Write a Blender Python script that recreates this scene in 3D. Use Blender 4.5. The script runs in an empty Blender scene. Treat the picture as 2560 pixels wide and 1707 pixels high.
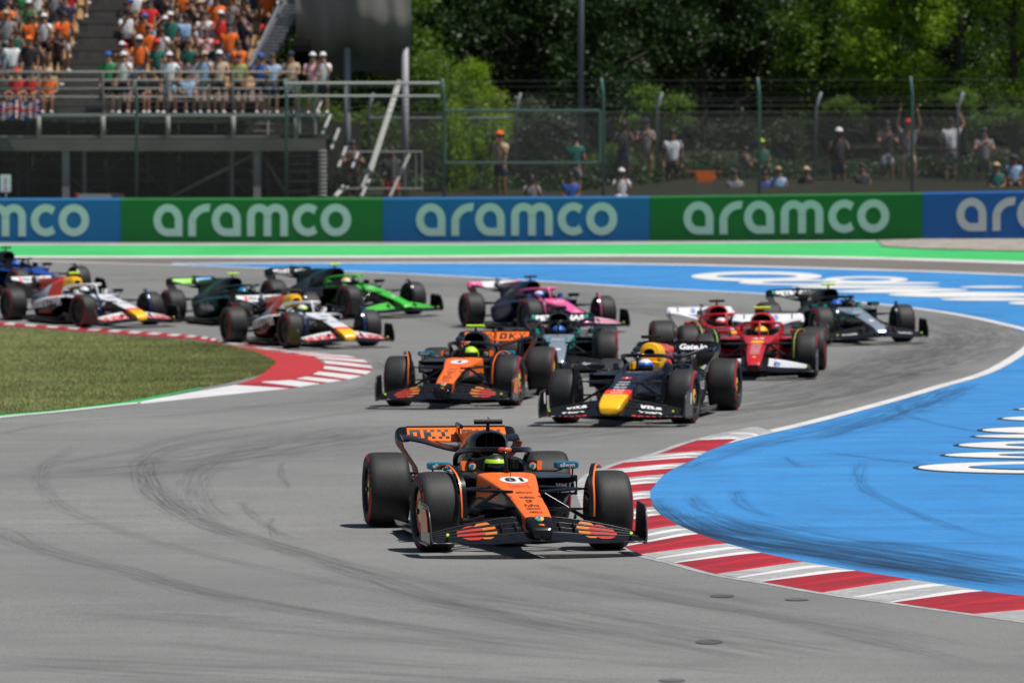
import bpy, bmesh, math, random
import numpy as np
from math import sin, cos, pi, radians, sqrt, atan2
from mathutils import Vector, Matrix, Euler
from mathutils.bvhtree import BVHTree
R = random.Random(7)
SC = bpy.context.scene
COL = SC.collection
# ------------------------------------------------------------------ camera, sky, sun, exposure
FPX, HC, YH = 14222.0, 3.5, 410.0
PITCH = math.atan((853.5-YH)/FPX)
cam = bpy.data.cameras.new('camera'); camo = bpy.data.objects.new('camera', cam); COL.objects.link(camo)
camo.location = (0, 0, HC); camo.rotation_euler = (pi/2-PITCH, 0, 0)
cam.lens = 200; cam.sensor_width = 36; cam.sensor_fit = 'HORIZONTAL'; cam.clip_start = 1; cam.clip_end = 2000
cam.dof.use_dof = True; cam.dof.focus_distance = 51.6; cam.dof.aperture_fstop = 4.0; cam.dof.aperture_blades = 0
SC.camera = camo
SUN_EL, SUN_AZ = 68.0, 112.0        # azimuth measured from +Y (away from the camera) towards +X
w = bpy.data.worlds.new('World'); SC.world = w; w.use_nodes = True
nt = w.node_tree; bg = nt.nodes['Background']; sky = nt.nodes.new('ShaderNodeTexSky')
sky.sky_type = 'NISHITA'; sky.sun_disc = False
sky.sun_elevation = radians(SUN_EL); sky.sun_rotation = radians(SUN_AZ)
nt.links.new(sky.outputs[0], bg.inputs[0]); bg.inputs[1].default_value = 0.055
sun = bpy.data.lights.new('sun', 'SUN'); sun.energy = 4.7; sun.angle = radians(0.53); sun.color = (1, .965, .91)
suno = bpy.data.objects.new('sun', sun); COL.objects.link(suno)
sd = Vector((sin(radians(SUN_AZ))*cos(radians(SUN_EL)), cos(radians(SUN_AZ))*cos(radians(SUN_EL)), sin(radians(SUN_EL))))
suno.rotation_euler = sd.to_track_quat('Z', 'Y').to_euler(); suno.location = (20, 60, 60)
SC.view_settings.view_transform = 'Standard'; SC.view_settings.look = 'None'
SC.view_settings.exposure = 0.0; SC.view_settings.gamma = 1; SC.view_settings.use_curve_mapping = False
SC.cycles.use_denoising = True
try: SC.cycles.denoiser = 'OPENIMAGEDENOISE'
except Exception: pass
SC.cycles.max_bounces = 8; SC.cycles.transparent_max_bounces = 16; SC.cycles.sample_clamp_indirect = 6

# ------------------------------------------------------------------ helpers
def lin(h):
    h = h.lstrip('#'); o = []
    for i in (0, 2, 4):
        v = int(h[i:i+2], 16)/255; o.append(v/12.92 if v <= .04045 else ((v+.055)/1.055)**2.4)
    return tuple(o)
MC = {}
def mat(name, col, rough=.5, metal=0, coat=0, noise=None, bump=None, spec=.5, trans=0):
    if name in MC: return MC[name]
    if isinstance(col, str): col = lin(col)
    m = bpy.data.materials.new(name); m.use_nodes = True; n = m.node_tree; b = n.nodes['Principled BSDF']
    b.inputs['Base Color'].default_value = (*col, 1); b.inputs['Roughness'].default_value = rough
    b.inputs['Metallic'].default_value = metal; b.inputs['Coat Weight'].default_value = coat
    b.inputs['Coat Roughness'].default_value = .08
    b.inputs['Specular IOR Level'].default_value = spec
    if trans: b.inputs['Transmission Weight'].default_value = trans
    if noise:   # (scale, amount, (sx,sy,sz))
        tc = n.nodes.new('ShaderNodeTexCoord'); mp = n.nodes.new('ShaderNodeMapping'); mp.inputs['Scale'].default_value = noise[2]
        t = n.nodes.new('ShaderNodeTexNoise'); t.inputs['Scale'].default_value = noise[0]; t.inputs['Detail'].default_value = 5
        mr = n.nodes.new('ShaderNodeMapRange'); mr.inputs[1].default_value = .25; mr.inputs[2].default_value = .75
        mr.inputs[3].default_value = 1-noise[1]; mr.inputs[4].default_value = 1+noise[1]
        mx = n.nodes.new('ShaderNodeVectorMath'); mx.operation = 'SCALE'; mx.inputs[0].default_value = col
        n.links.new(tc.outputs['Object'], mp.inputs[0]); n.links.new(mp.outputs[0], t.inputs[0]); n.links.new(t.outputs[0], mr.inputs[0])
        n.links.new(mr.outputs[0], mx.inputs['Scale']); n.links.new(mx.outputs[0], b.inputs['Base Color'])
        if bump:
            bp = n.nodes.new('ShaderNodeBump'); bp.inputs['Strength'].default_value = bump; bp.inputs['Distance'].default_value = .02
            n.links.new(t.outputs[0], bp.inputs['Height']); n.links.new(bp.outputs[0], b.inputs['Normal'])
    MC[name] = m; return m

class MB:
    def __init__(s): s.v = []; s.f = []; s.m = []
    def pts(s, P): i = len(s.v); s.v += [tuple(p) for p in P]; return i
    def face(s, idx, m=0): s.f.append(tuple(idx)); s.m.append(m)
    def poly(s, P, m=0): i = s.pts(P); s.face(range(i, i+len(P)), m)
    def box(s, c, d, m=0, rz=0, M=None):
        hx, hy, hz = d[0]/2, d[1]/2, d[2]/2
        P = [Vector((x, y, z)) for z in (-hz, hz) for x, y in ((-hx, -hy), (hx, -hy), (hx, hy), (-hx, hy))]
        if rz: P = [Matrix.Rotation(rz, 3, 'Z') @ p for p in P]
        if M: P = [M @ p for p in P]
        i = s.pts([p+Vector(c) for p in P])
        for q in ((3, 2, 1, 0), (4, 5, 6, 7), (0, 1, 5, 4), (1, 2, 6, 5), (2, 3, 7, 6), (3, 0, 4, 7)): s.face([i+k for k in q], m)
    def tube(s, P, r, n=8, m=0, flat=None, cap=True):
        P = [Vector(p) for p in P]; rs = r if isinstance(r, (list, tuple)) else [r]*len(P); rings = []
        up = Vector((0, 0, 1)); pn = None
        for k, p in enumerate(P):
            t = (P[min(k+1, len(P)-1)]-P[max(k-1, 0)]).normalized()
            if pn is None:
                a = t.cross(up)
                if a.length < .05: a = t.cross(Vector((1, 0, 0)))
                a.normalize()
            else:
                a = pn-t*pn.dot(t); a.normalize()
            pn = a; b = t.cross(a)
            fl = flat if flat else 1
            rings.append(s.pts([p+a*rs[k]*cos(2*pi*j/n)+b*rs[k]*fl*sin(2*pi*j/n) for j in range(n)]))
        for k in range(len(P)-1):
            for j in range(n): s.face((rings[k]+j, rings[k]+(j+1) % n, rings[k+1]+(j+1) % n, rings[k+1]+j), m)
        if cap: s.face([rings[0]+j for j in range(n)][::-1], m); s.face([rings[-1]+j for j in range(n)], m)
    def loft(s, rings, mf=None, caps=(True, True), capm=0, closed=True):
        n = len(rings[0]); I = [s.pts(r) for r in rings]
        for k in range(len(rings)-1):
            for j in range(n if closed else n-1):
                s.face((I[k]+j, I[k]+(j+1) % n, I[k+1]+(j+1) % n, I[k+1]+j), mf(k, j) if mf else 0)
        if caps[0]: s.face([I[0]+j for j in range(n)][::-1], capm)
        if caps[1]: s.face([I[-1]+j for j in range(n)], capm)
    def lathe(s, prof, n=32, mf=None, axis='y', close=False):
        rings = []
        for (r, a) in prof: rings.append([(r*cos(2*pi*j/n), a, r*sin(2*pi*j/n)) if axis == 'y' else (r*cos(2*pi*j/n), r*sin(2*pi*j/n), a) for j in range(n)])
        s.loft(rings, mf, (False, False))
    def slab(s, A, B, m=0):      # solid between two equal-length outlines
        n = len(A); i = s.pts(A); k = s.pts(B)
        s.face(range(i, i+n), m); s.face(list(range(k, k+n))[::-1], m)
        for j in range(n): s.face((i+j, k+j, k+(j+1) % n, i+(j+1) % n), m)
    def mesh(s, name, mats=(), smooth=False, ang=None):
        me = bpy.data.meshes.new(name); me.from_pydata(s.v, [], s.f)
        for x in mats: me.materials.append(x)
        if s.m and max(s.m) > 0: me.polygons.foreach_set('material_index', s.m)
        if smooth:
            me.polygons.foreach_set('use_smooth', [True]*len(s.f))
            if ang:
                bm = bmesh.new(); bm.from_mesh(me); bmesh.ops.remove_doubles(bm, verts=bm.verts, dist=1e-5)
                for e in bm.edges:
                    if len(e.link_faces) == 2 and e.calc_face_angle(0) > radians(ang): e.smooth = False
                bm.to_mesh(me); bm.free()
        me.update(); return me
    def bvh(s): return BVHTree.FromPolygons([Vector(v) for v in s.v], s.f)
    def build(s, name, mats, parent=None, smooth=False, ang=None, **k):
        return link(name, s.mesh(name, mats if isinstance(mats, (list, tuple)) else [mats], smooth, ang), parent, **k)
def link(name, me, parent=None, **k):
    o = bpy.data.objects.new(name, me); COL.objects.link(o)
    if parent: o.parent = parent
    for a, b in k.items(): o[a] = b
    return o
def empty(name, loc=(0, 0, 0), rz=0, **k):
    o = bpy.data.objects.new(name, None); COL.objects.link(o); o.location = loc; o.rotation_euler = (0, 0, rz)
    o.empty_display_size = .2
    for a, b in k.items(): o[a] = b
    return o
def share(name, me, parent, mats, loc=None, rot=None, **k):
    o = link(name, me, parent, **k)
    for i, m in enumerate(mats):
        if i < len(o.material_slots): o.material_slots[i].link = 'OBJECT'; o.material_slots[i].material = m
    if loc: o.location = loc
    if rot: o.rotation_euler = rot
    return o

# ------------------------------------------------------------------ ground height field
ctl = [(1075, 1368, 272), (1533, 1380, 275), (974, 1315, 256), (1563, 1057, 187), (1805, 1027, 179), (1137, 1013, 173), (1396, 939, 149),
(1893, 947, 165), (1838, 912, 148), (2156, 857, 131), (1415, 828, 120), (824, 868, 125), (293, 814, 113), (584, 857, 121.5), (455, 811.5, 111.8), (954, 789, 118), (125, 744, 107),
(0, 606, 91), (640, 606, 91.7), (1280, 605, 92.5), (1920, 600, 94), (2560, 591, 95),
(0, 1045, 182), (2560, 1560, 330), (2560, 1700, 370), (0, 1700, 369), (1280, 1700, 369), (2560, 1200, 222), (0, 1300, 254)]
CP = [((a-1280)/s, FPX/s) for a, b, s in ctl]; CZ = [HC-(b-YH)/s for a, b, s in ctl]
for X in (-60, -30, 0, 30, 60):
    for Y in (10, 35): CP.append((X, Y)); CZ.append(0)
for X, Y, Z in ((-45, 155, 1.35), (-28, 155, 1.35), (28, 148, 1.7), (45, 148, 1.7)): CP.append((X, Y)); CZ.append(Z)
CP = np.array(CP, float)/30; CZ = np.array(CZ, float)
def _K(A):
    r = np.linalg.norm(A[:, None]-CP[None], axis=2); return r**2*np.log(r+1e-9)
_n = len(CP); _M = np.zeros((_n+3, _n+3)); _M[:_n, :_n] = _K(CP)+.6*np.eye(_n); _M[:_n, _n] = 1; _M[:_n, _n+1:] = CP; _M[_n, :_n] = 1; _M[_n+1:, :_n] = CP.T
_w = np.linalg.solve(_M, np.r_[CZ, 0, 0, 0])
def gz(Q):
    Q = np.asarray(Q, float).reshape(-1, 2).copy(); Q[:, 0] = Q[:, 0].clip(-55, 55); Q[:, 1] = Q[:, 1].clip(12, 158); Q /= 30
    return _K(Q)@_w[:_n]+_w[_n]+Q@_w[_n+1:]
def g1(x, y): return float(gz([[x, y]])[0])
_c, _s = cos(PITCH), sin(PITCH)
def ray(px, py):
    u = (px-1280)/FPX; v = (py-853.5)/FPX
    return np.array([u, _c-v*_s, -_s-v*_c])
_YS = np.arange(14, 175, .5)
def at(px, py):
    d = ray(px, py); d = d/d[1]; Q = np.c_[d[0]*_YS, _YS]; h = HC+d[2]*_YS-gz(Q); k = np.argmax(h <= 0)
    if h[k] > 0: k = len(_YS)-1
    if k == 0: Y = _YS[0]
    else: Y = _YS[k-1]+.5*h[k-1]/(h[k-1]-h[k]+1e-9)
    return (d[0]*Y, Y)
def at_y(px, py, Y):         # the point of a pixel's ray at distance Y
    d = ray(px, py); d = d/d[1]; return Vector((d[0]*Y, Y, HC+d[2]*Y))
def cr(P, n=8):              # smooth polyline (Catmull-Rom)
    P = [np.array(p, float) for p in P]; out = []
    for i in range(len(P)-1):
        p0 = P[max(i-1, 0)]; p1 = P[i]; p2 = P[i+1]; p3 = P[min(i+2, len(P)-1)]
        for k in range(n):
            t = k/n; out.append(.5*((2*p1)+(-p0+p2)*t+(2*p0-5*p1+4*p2-p3)*t*t+(-p0+3*p1-3*p2+p3)*t**3))
    out.append(P[-1]); return np.array(out)
def resamp(P, n):
    P = np.asarray(P, float); d = np.r_[0, np.cumsum(np.linalg.norm(np.diff(P, axis=0), axis=1))]; t = np.linspace(0, d[-1], n)
    return np.c_[np.interp(t, d, P[:, 0]), np.interp(t, d, P[:, 1])]
def W(pl, n=6, smooth=True):  # pixel polyline -> ground polyline
    pl = cr(pl, n) if smooth else np.array(pl, float)
    return np.array([at(*p) for p in pl])
def sheet(name, A, B, m, lift, n=80, k=6, kind='structure', parent=None, zadd=None, **kw):
    """draped strip between two ground polylines, lifted above the ground sheet"""
    A = resamp(A, n); B = resamp(B, n); T = np.linspace(0, 1, k+1)
    G = A[:, None]*(1-T)[None, :, None]+B[:, None]*T[None, :, None]; Z = gz(G.reshape(-1, 2)).reshape(n, k+1)+lift
    if zadd is not None: Z = Z+zadd(np.linspace(0, 1, n)[:, None], T[None, :])
    me = bpy.data.meshes.new(name); V = np.dstack([G, Z]).reshape(-1, 3)
    F = [(i*(k+1)+j, i*(k+1)+j+1, (i+1)*(k+1)+j+1, (i+1)*(k+1)+j) for i in range(n-1) for j in range(k)]
    a, b, c = V[F[0][0]], V[F[0][1]], V[F[0][2]]
    if np.cross(b-a, c-a)[2] < 0: F = [f[::-1] for f in F]
    me.from_pydata(V.tolist(), [], F); me.materials.append(m)
    uv = me.uv_layers.new(name='UVMap'); L = np.linalg.norm(np.diff(A, axis=0), axis=1).sum()
    idx = np.zeros(len(me.loops), int); me.loops.foreach_get('vertex_index', idx)
    me.uv_layers[0].data.foreach_set('uv', np.c_[(idx//(k+1))/(n-1)*L, (idx % (k+1))/k].ravel())
    u2 = me.uv_layers.new(name='Whole'); u2.data.foreach_set('uv', np.c_[(idx//(k+1))/(n-1), (idx % (k+1))/k].ravel())
    me.polygons.foreach_set('use_smooth', [True]*len(F)); me.update()
    if kind: kw['kind'] = kind
    return link(name, me, parent, **kw)
def offset(P, d):
    P = np.asarray(P, float); t = np.gradient(P, axis=0); t /= np.linalg.norm(t, axis=1)[:, None]+1e-9
    return P+np.c_[-t[:, 1], t[:, 0]]*d

# ------------------------------------------------------------------ ground materials
def surf_mat(name, c1, c2, c3=None, fine=260, big=.25, streak=None, rough=.85, dirt=0, dirtcol=(.03, .03, .035), bump=.25, uvdirt=False):
    m = bpy.data.materials.new(name); m.use_nodes = True; n = m.node_tree; N = n.nodes.new; L = n.links.new; b = n.nodes['Principled BSDF']
    geo = N('ShaderNodeNewGeometry')
    def noise(scale, det=4, sc=(1, 1, 1), rot=0, rg=.55):
        mp = N('ShaderNodeMapping'); mp.inputs['Scale'].default_value = sc; mp.inputs['Rotation'].default_value = (0, 0, rot)
        L(geo.outputs['Position'], mp.inputs[0]); t = N('ShaderNodeTexNoise'); t.inputs['Scale'].default_value = scale
        t.inputs['Detail'].default_value = det; t.inputs['Roughness'].default_value = rg; L(mp.outputs[0], t.inputs[0]); return t.outputs[0]
    def rng(x, a, bb, lo=0, hi=1):
        r = N('ShaderNodeMapRange'); r.inputs[1].default_value = a; r.inputs[2].default_value = bb; r.inputs[3].default_value = lo; r.inputs[4].default_value = hi; L(x, r.inputs[0]); return r.outputs[0]
    def mix(f, a, bb):
        x = N('ShaderNodeMix'); x.data_type = 'RGBA'
        if isinstance(f, float): x.inputs[0].default_value = f
        else: L(f, x.inputs[0])
        for i, q in ((6, a), (7, bb)):
            if isinstance(q, tuple): x.inputs[i].default_value = (*q, 1)
            else: L(q, x.inputs[i])
        return x.outputs[2]
    f1 = noise(fine, 2); f2 = noise(big, 6)
    col = mix(rng(f2, .35, .65), c1, c2)
    if c3: col = mix(rng(f1, .45, .75), col, c3)
    if streak:   # (rotation, scale along, scale across, amount, colour)
        for (rot, sx, sy, amt, sc_) in streak:
            st = noise(1, 5, (sx, sy, 1), rot, .6); col = mix(rng(st, .5, .78, 0, amt), col, sc_)
    if dirt:
        dn = noise(1.1, 8, (1, 1, 1), 0, .7); col = mix(rng(dn, .48, .72, 0, dirt), col, dirtcol)
    L(col, b.inputs['Base Color']); b.inputs['Roughness'].default_value = rough
    b.inputs['Specular IOR Level'].default_value = .3
    bp = N('ShaderNodeBump'); bp.inputs['Strength'].default_value = bump; bp.inputs['Distance'].default_value = .004
    L(f1, bp.inputs['Height']); L(bp.outputs[0], b.inputs['Normal']); return m
M_asph = surf_mat('track_asphalt', (.205, .204, .199), (.262, .261, .254), (.10, .10, .098), fine=60, big=.12,
    streak=[(radians(25), .10, 1.6, .30, (.12, .12, .118)), (radians(-12), .08, 1.1, .28, (.13, .13, .128)), (radians(60), .1, 2.2, .2, (.13, .13, .128)), (0, .9, .9, .45, (.135, .134, .13)), (radians(15), .25, .25, .5, (.14, .14, .137)), (0, 6, 6, .42, (.14, .14, .137)), (radians(30), 15, 15, .4, (.14, .14, .137))], bump=.8)
M_asph2 = surf_mat('runoff_asphalt', (.16, .145, .135), (.19, .17, .155), (.12, .11, .10), fine=60, big=.2, bump=.4)
M_blue = surf_mat('blue_runoff_paint', (.040, .235, .56), (.050, .275, .62), (.032, .18, .42), fine=40, big=.3,
    streak=[(radians(20), .12, 1.5, .45, (.02, .10, .26)), (radians(-15), .10, .9, .45, (.022, .12, .32)), (0, .5, .5, .5, (.03, .17, .42)), (0, 5, 5, .3, (.03, .16, .38))], dirt=.5, dirtcol=(.04, .13, .27), rough=.8)
M_green = surf_mat('green_runoff_paint', (.045, .42, .115), (.06, .50, .15), None, fine=40, big=.3, dirt=.15, dirtcol=(.05, .25, .09), rough=.7)
M_white = surf_mat('white_line_paint', (.62, .61, .59), (.72, .71, .69), (.5, .5, .5), fine=30, big=.5, dirt=.35, dirtcol=(.25, .25, .25), rough=.7)
M_red = surf_mat('red_kerb_paint', (.46, .018, .028), (.36, .015, .025), (.30, .015, .022), fine=20, big=.9, streak=[(radians(-20), .5, 5, .75, (.12, .02, .025)), (radians(40), .6, 6, .5, (.16, .03, .035))], dirt=.6, dirtcol=(.10, .02, .025), rough=.55)
M_kwhite = surf_mat('white_kerb_paint', (.66, .66, .66), (.52, .52, .52), (.4, .4, .4), fine=20, big=.9, streak=[(radians(-20), .5, 5, .55, (.20, .20, .20))], dirt=.55, dirtcol=(.22, .22, .22), rough=.6)
M_apron = surf_mat('red_apron_paint', (.50, .035, .04), (.42, .03, .035), (.38, .03, .03), fine=20, big=.6, dirt=.25, dirtcol=(.2, .03, .03), rough=.7)
M_turf = surf_mat('turf_soil', (.12, .145, .042), (.20, .19, .07), (.085, .10, .03), fine=8, big=.5, dirt=.4, dirtcol=(.04, .06, .015))
M_grav = surf_mat('gravel_stones', (.42, .38, .33), (.30, .27, .23), (.16, .14, .12), fine=14, big=2, bump=1)
M_bank = surf_mat('earth_bank', (.020, .019, .010), (.013, .018, .006), (.008, .010, .004), fine=6, big=.4)

# ------------------------------------------------------------------ setting: ground sheet and painted surfaces
xs = np.r_[[-400, -200, -110, -75, -55], np.arange(-45, 45.1, 1), [55, 75, 110, 200, 400]]; ys = np.r_[[-60, -10, 6, 12, 18], np.arange(22, 158.1, 1)]
GX, GY = np.meshgrid(xs, ys, indexing='ij'); GZ = gz(np.c_[GX.ravel(), GY.ravel()]).reshape(GX.shape)
nx, ny = GX.shape; V = np.dstack([GX, GY, GZ]).reshape(-1, 3)
me = bpy.data.meshes.new('track'); me.from_pydata(V.tolist(), [], [(i*ny+j, (i+1)*ny+j, (i+1)*ny+j+1, i*ny+j+1) for i in range(nx-1) for j in range(ny-1)])
me.materials.append(M_asph); me.polygons.foreach_set('use_smooth', [True]*len(me.polygons)); link('track_road', me, kind='structure')
# outer edge of the bend: white line sweeping round to the right and back
edge_px = [(-900, 628), (-400, 640), (0, 651), (440, 664), (700, 673), (1120, 691), (1640, 722), (1935, 738), (2294, 773), (2498, 810), (2585, 845), (2478, 924), (2335, 969), (2212, 1005), (2008, 1059), (1845, 1096), (1745, 1122)]
edge = W(edge_px, 5)
cb = [(1765, 1129), (1720, 1156), (1656, 1188), (1627, 1222), (1629, 1252), (1671, 1301), (1770, 1346), (1893, 1380), (2090, 1420), (2278, 1449), (2436, 1476), (2560, 1491), (2900, 1528), (3600, 1590)]
inner = W([(1935, 1080), (1844, 1098)]+cb, 5)
# blue run-off: far part and near part joined in one sheet, from the track edge outwards
outer_px = [(-900, 622), (-400, 632), (0, 642), (440, 660), (1000, 659), (1600, 662), (2200, 677), (2560, 690)]
outA = W(outer_px, 5); farA = W(edge_px[:9], 5)
sheet('blue_runoff', W([(430, 664.5), (700, 673), (1120, 691), (1640, 722), (1935, 738), (2294, 773), (2498, 810), (2600, 850), (2640, 862)], 5), np.r_[W([(430, 661), (1000, 659), (1600, 662), (2200, 677), (2560, 690)], 5), [at(3600, 735)]], M_blue, .004, n=100, k=14)
tail = np.array([at(2600, 850), at(2640, 862)])
nb = np.r_[W([(2640, 862), (2585, 866), (2478, 924), (2335, 969), (2212, 1005), (2008, 1059), (1845, 1096)], 5), inner[8:]]
far_r = np.array([at(3600, 738), at(3650, 800), at(3700, 900), at(3800, 1100), at(3900, 1300), at(4000, 1500)])
sheet('blue_runoff', nb, far_r, M_blue, .004, n=220, k=24)
sheet('white_line', offset(edge, -.06), offset(edge, .14), M_white, .009, n=260, k=1)
sheet('runoff_strip', np.r_[W([(-900, 621), (0, 644), (430, 660), (1000, 658), (1600, 661), (2200, 676), (2560, 689)], 5), [at(3600, 733)]], np.r_[W([(-900, 616), (0, 638), (1000, 638), (1600, 636), (2560, 656)], 5), [at(3600, 690)]], M_asph2, .004, n=100, k=4)
sheet('white_line', W([(430, 661), (1000, 659), (1600, 662), (2200, 677), (2560, 690), (3400, 725)], 5), W([(430, 659), (1000, 656.5), (1600, 659), (2200, 674), (2560, 687), (3400, 722)], 5), M_white, .009, n=120, k=1)
sheet('white_line', W([(-900, 643), (0, 645), (1000, 645), (1600, 642), (2100, 647), (2560, 661), (3400, 690)], 5), W([(-900, 638), (0, 640.5), (1000, 640), (1600, 637), (2100, 642), (2560, 655), (3400, 684)], 5), M_white, .009, n=120, k=1)
sheet('green_strip', W([(-900, 638), (0, 641), (1000, 640), (1600, 637), (2100, 642), (2560, 655), (3400, 684)], 5), W([(-900, 612), (0, 614), (1000, 614), (1600, 611), (2000, 607), (2560, 600), (3400, 590)], 5), M_green, .005, n=120, k=5)
sheet('gravel_bed', W([(2205, 617), (2300, 623), (2560, 630), (3400, 650)], 4), W([(2195, 603), (2300, 600), (2560, 592), (3400, 580)], 4), M_grav, .03, n=60, k=8, kind='stuff', zadd=lambda a, b: .03*np.sin(a*190)*np.sin(b*9)*0+.0)
sheet('white_line', W([(-900, 614), (0, 614), (1000, 614), (1600, 611), (2190, 606)], 5), W([(-900, 610), (0, 610), (1000, 610), (1600, 606.5), (2190, 602)], 5), surf_mat('worn_line_paint', (.46, .46, .44), (.38, .38, .37), None, fine=20, big=.8, dirt=.4, dirtcol=(.25, .25, .24)), .01, n=100, k=1)
# infield: turf, red apron, kerb, green edge strip
gr_top = [(-700, 800), (-300, 808), (0, 819), (170, 831), (383, 847), (540, 863), (638, 886), (681, 911)]
gr_bot = [(-700, 1115), (-300, 1072), (0, 1038), (150, 1025), (327, 1003), (502, 970), (590, 952), (655, 934), (681, 911)]
GT = W(gr_top, 6); GB = W(gr_bot, 6)
turf = sheet('turf_bed', GB, GT, M_turf, .02, n=90, k=26, zadd=lambda a, b: 0*a*b)
# grass blades
def grass():
    rg = np.random.default_rng(3); A = resamp(GB, 200); B = resamp(GT, 200); N = 280000
    u = rg.random(N)**.75; t = rg.random(N); i = u*198.99; i0 = i.astype(int); f = (i-i0)[:, None]
    P = ((A[i0]*(1-f)+A[i0+1]*f)*(1-t)[:, None]+(B[i0]*(1-f)+B[i0+1]*f)*t[:, None])
    P = P[(P[:, 0] > -20)]; N = len(P); tt = t[:N]*0
    z = gz(P)+.02
    h = rg.uniform(.018, .042, N); a = rg.uniform(0, pi, N); wd = rg.uniform(.008, .018, N); ln = rg.normal(0, .03, (N, 2))
    dx = np.c_[np.cos(a), np.sin(a)]*wd[:, None]/2
    zt = 0*h
    V = np.empty((N, 3, 3)); V[:, 0, :2] = P-dx; V[:, 1, :2] = P+dx; V[:, 2, :2] = P+ln; V[:, 0, 2] = V[:, 1, 2] = z-.02; V[:, 2, 2] = z+h+.03*rg.random(N)**4
    me = bpy.data.meshes.new('grass'); me.vertices.add(N*3); me.vertices.foreach_set('co', V.ravel()); me.loops.add(N*3); me.loops.foreach_set('vertex_index', np.arange(N*3))
    me.polygons.add(N); me.polygons.foreach_set('loop_start', np.arange(N)*3); me.polygons.foreach_set('material_index', rg.integers(0, 3, N)); me.update()
    for nm, c in (('grass_green', (.12, .205, .035)), ('grass_olive', (.19, .215, .065)), ('grass_straw', (.34, .30, .13))):
        me.materials.append(mat(nm, c, .7, noise=(.45, .45, (1, 1, 1))))
    link('grass', me, kind='stuff')
grass()
ap_out = [(540, 858), (723, 884), (778, 890), (812, 915), (782, 936), (727, 950), (663, 955), (590, 963)]
ap_in = [(535, 862), (600, 873), (638, 885), (665, 897), (681, 911), (668, 925), (640, 945), (587, 963)]
sheet('red_apron', W(ap_out, 5), W(ap_in, 5), M_apron, .008, n=80, k=4)
def kerb(name, TP, BP, cols, hgt, teeth, width_sub=6, **kw):
    """TP/BP: pixel points where each block begins on the track side and on the far side; every block is a part"""
    root = empty(name, **kw); T = [np.array(at(*p)) for p in TP]; B = [np.array(at(*p)) for p in BP]
    c0 = np.mean(T+B, axis=0); root.location = (c0[0], c0[1], g1(*c0))
    for i in range(len(T)-1):
        mb = MB(); rows = []; prof = []
        for t in range(teeth): prof += [((t+.0)/teeth, 0), ((t+.12)/teeth, 1), ((t+.55)/teeth, .45), ((t+.999)/teeth, 0)]
        for a, hh in prof:
            p = T[i]*(1-a)+T[i+1]*a; q = B[i]*(1-a)+B[i+1]*a; row = []
            for b in np.linspace(0, 1, width_sub+1):
                x = p*(1-b)+q*b; row.append((x[0]-c0[0], x[1]-c0[1], g1(*x)+.004+hgt*(b*(1-b**7)*(.25+.75*hh)+.15*b)-root.location.z))
            row = [(row[0][0], row[0][1], row[0][2]-.03)]+row+[(row[-1][0], row[-1][1], row[-1][2]-.03)]; rows.append(row)
        base = mb.pts([v for r_ in rows for v in r_]); k = width_sub+3; cm = cols[i % len(cols)]; cm = cm if isinstance(cm, list) else [cm, cm]
        for a in range(len(prof)-1):
            for b in range(k-1): mb.face((base+a*k+b, base+a*k+b+1, base+(a+1)*k+b+1, base+(a+1)*k+b), 0 if a % 4 == 0 else 1)
        mb.build('kerb_block', cm, root)
    return root
TP = [(3100, 1620), (2760, 1580), (2436, 1535), (2232, 1506), (2056, 1481), (1903, 1454), (1790, 1435), (1688, 1407), (1600, 1386), (1560, 1366), (1530, 1340), (1506, 1312), (1488, 1288), (1474, 1266), (1465, 1244), (1460, 1225), (1463, 1206), (1478, 1189), (1512, 1174), (1560, 1156), (1640, 1136), (1745, 1100), (1893, 1068)]
BP = [(3500, 1584), (3100, 1550), (2740, 1512), (2458, 1479), (2280, 1450), (2140, 1428), (2009, 1406), (1903, 1383), (1817, 1360), (1745, 1336), (1696, 1314), (1652, 1288), (1632, 1268), (1626, 1246), (1625, 1228), (1641, 1208), (1660, 1187), (1684, 1172), (1716, 1158), (1740, 1145), (1767, 1129), (1844, 1099), (1935, 1081)]
M_kclean = surf_mat('white_kerb_ridge', (.70, .70, .70), (.62, .62, .62), None, fine=20, big=.9, dirt=.3, dirtcol=(.35, .35, .35), rough=.5)
M_kworn = surf_mat('white_kerb_worn', (.50, .50, .50), (.38, .38, .38), (.28, .28, .28), fine=20, big=1.2, streak=[(radians(-20), .5, 5, .6, (.14, .14, .14))], dirt=.6, dirtcol=(.15, .15, .15), rough=.6)
M_redb = surf_mat('red_kerb_ridge', (.48, .02, .032), (.40, .017, .028), None, fine=20, big=.9, dirt=.3, dirtcol=(.25, .015, .02), rough=.5)
kerb('kerb', TP, BP, [[M_redb, M_red], [M_kclean, M_kworn]], .034, 2, label='red and white kerb curving round the near edge of the blue run-off', category='kerb')
sheet('white_line', W(TP[1:], 3), offset(W(TP[1:], 3), .09), M_kworn, .003, n=120, k=1)
KP = [((353, 1009), (345, 1005)), ((723, 971), (587, 963)), ((748, 967), (640, 955)), ((800, 959), (720, 950)), ((820, 956), (735, 947)), ((855, 951), (765, 942)), ((872, 948), (782, 936)), ((905, 940), (795, 929)), ((915, 936), (805, 922)), ((928, 928), (812, 915)), ((931, 921), (814, 909)), ((927, 913), (808, 901)), ((921, 907), (800, 897)), ((908, 899), (785, 892)), ((895, 895), (770, 889)), ((867, 889), (735, 884)), ((835, 886), (720, 881)), ((780, 881), (700, 878)), ((735, 878), (670, 874)), ((680, 871), (630, 868)), ((620, 862), (590, 861)), ((545, 853), (535, 856))]
M_kfar = surf_mat('white_kerb_fresh', (.68, .68, .67), (.60, .60, .60), None, fine=20, big=.9, dirt=.2, dirtcol=(.4, .4, .4), rough=.6)
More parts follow.
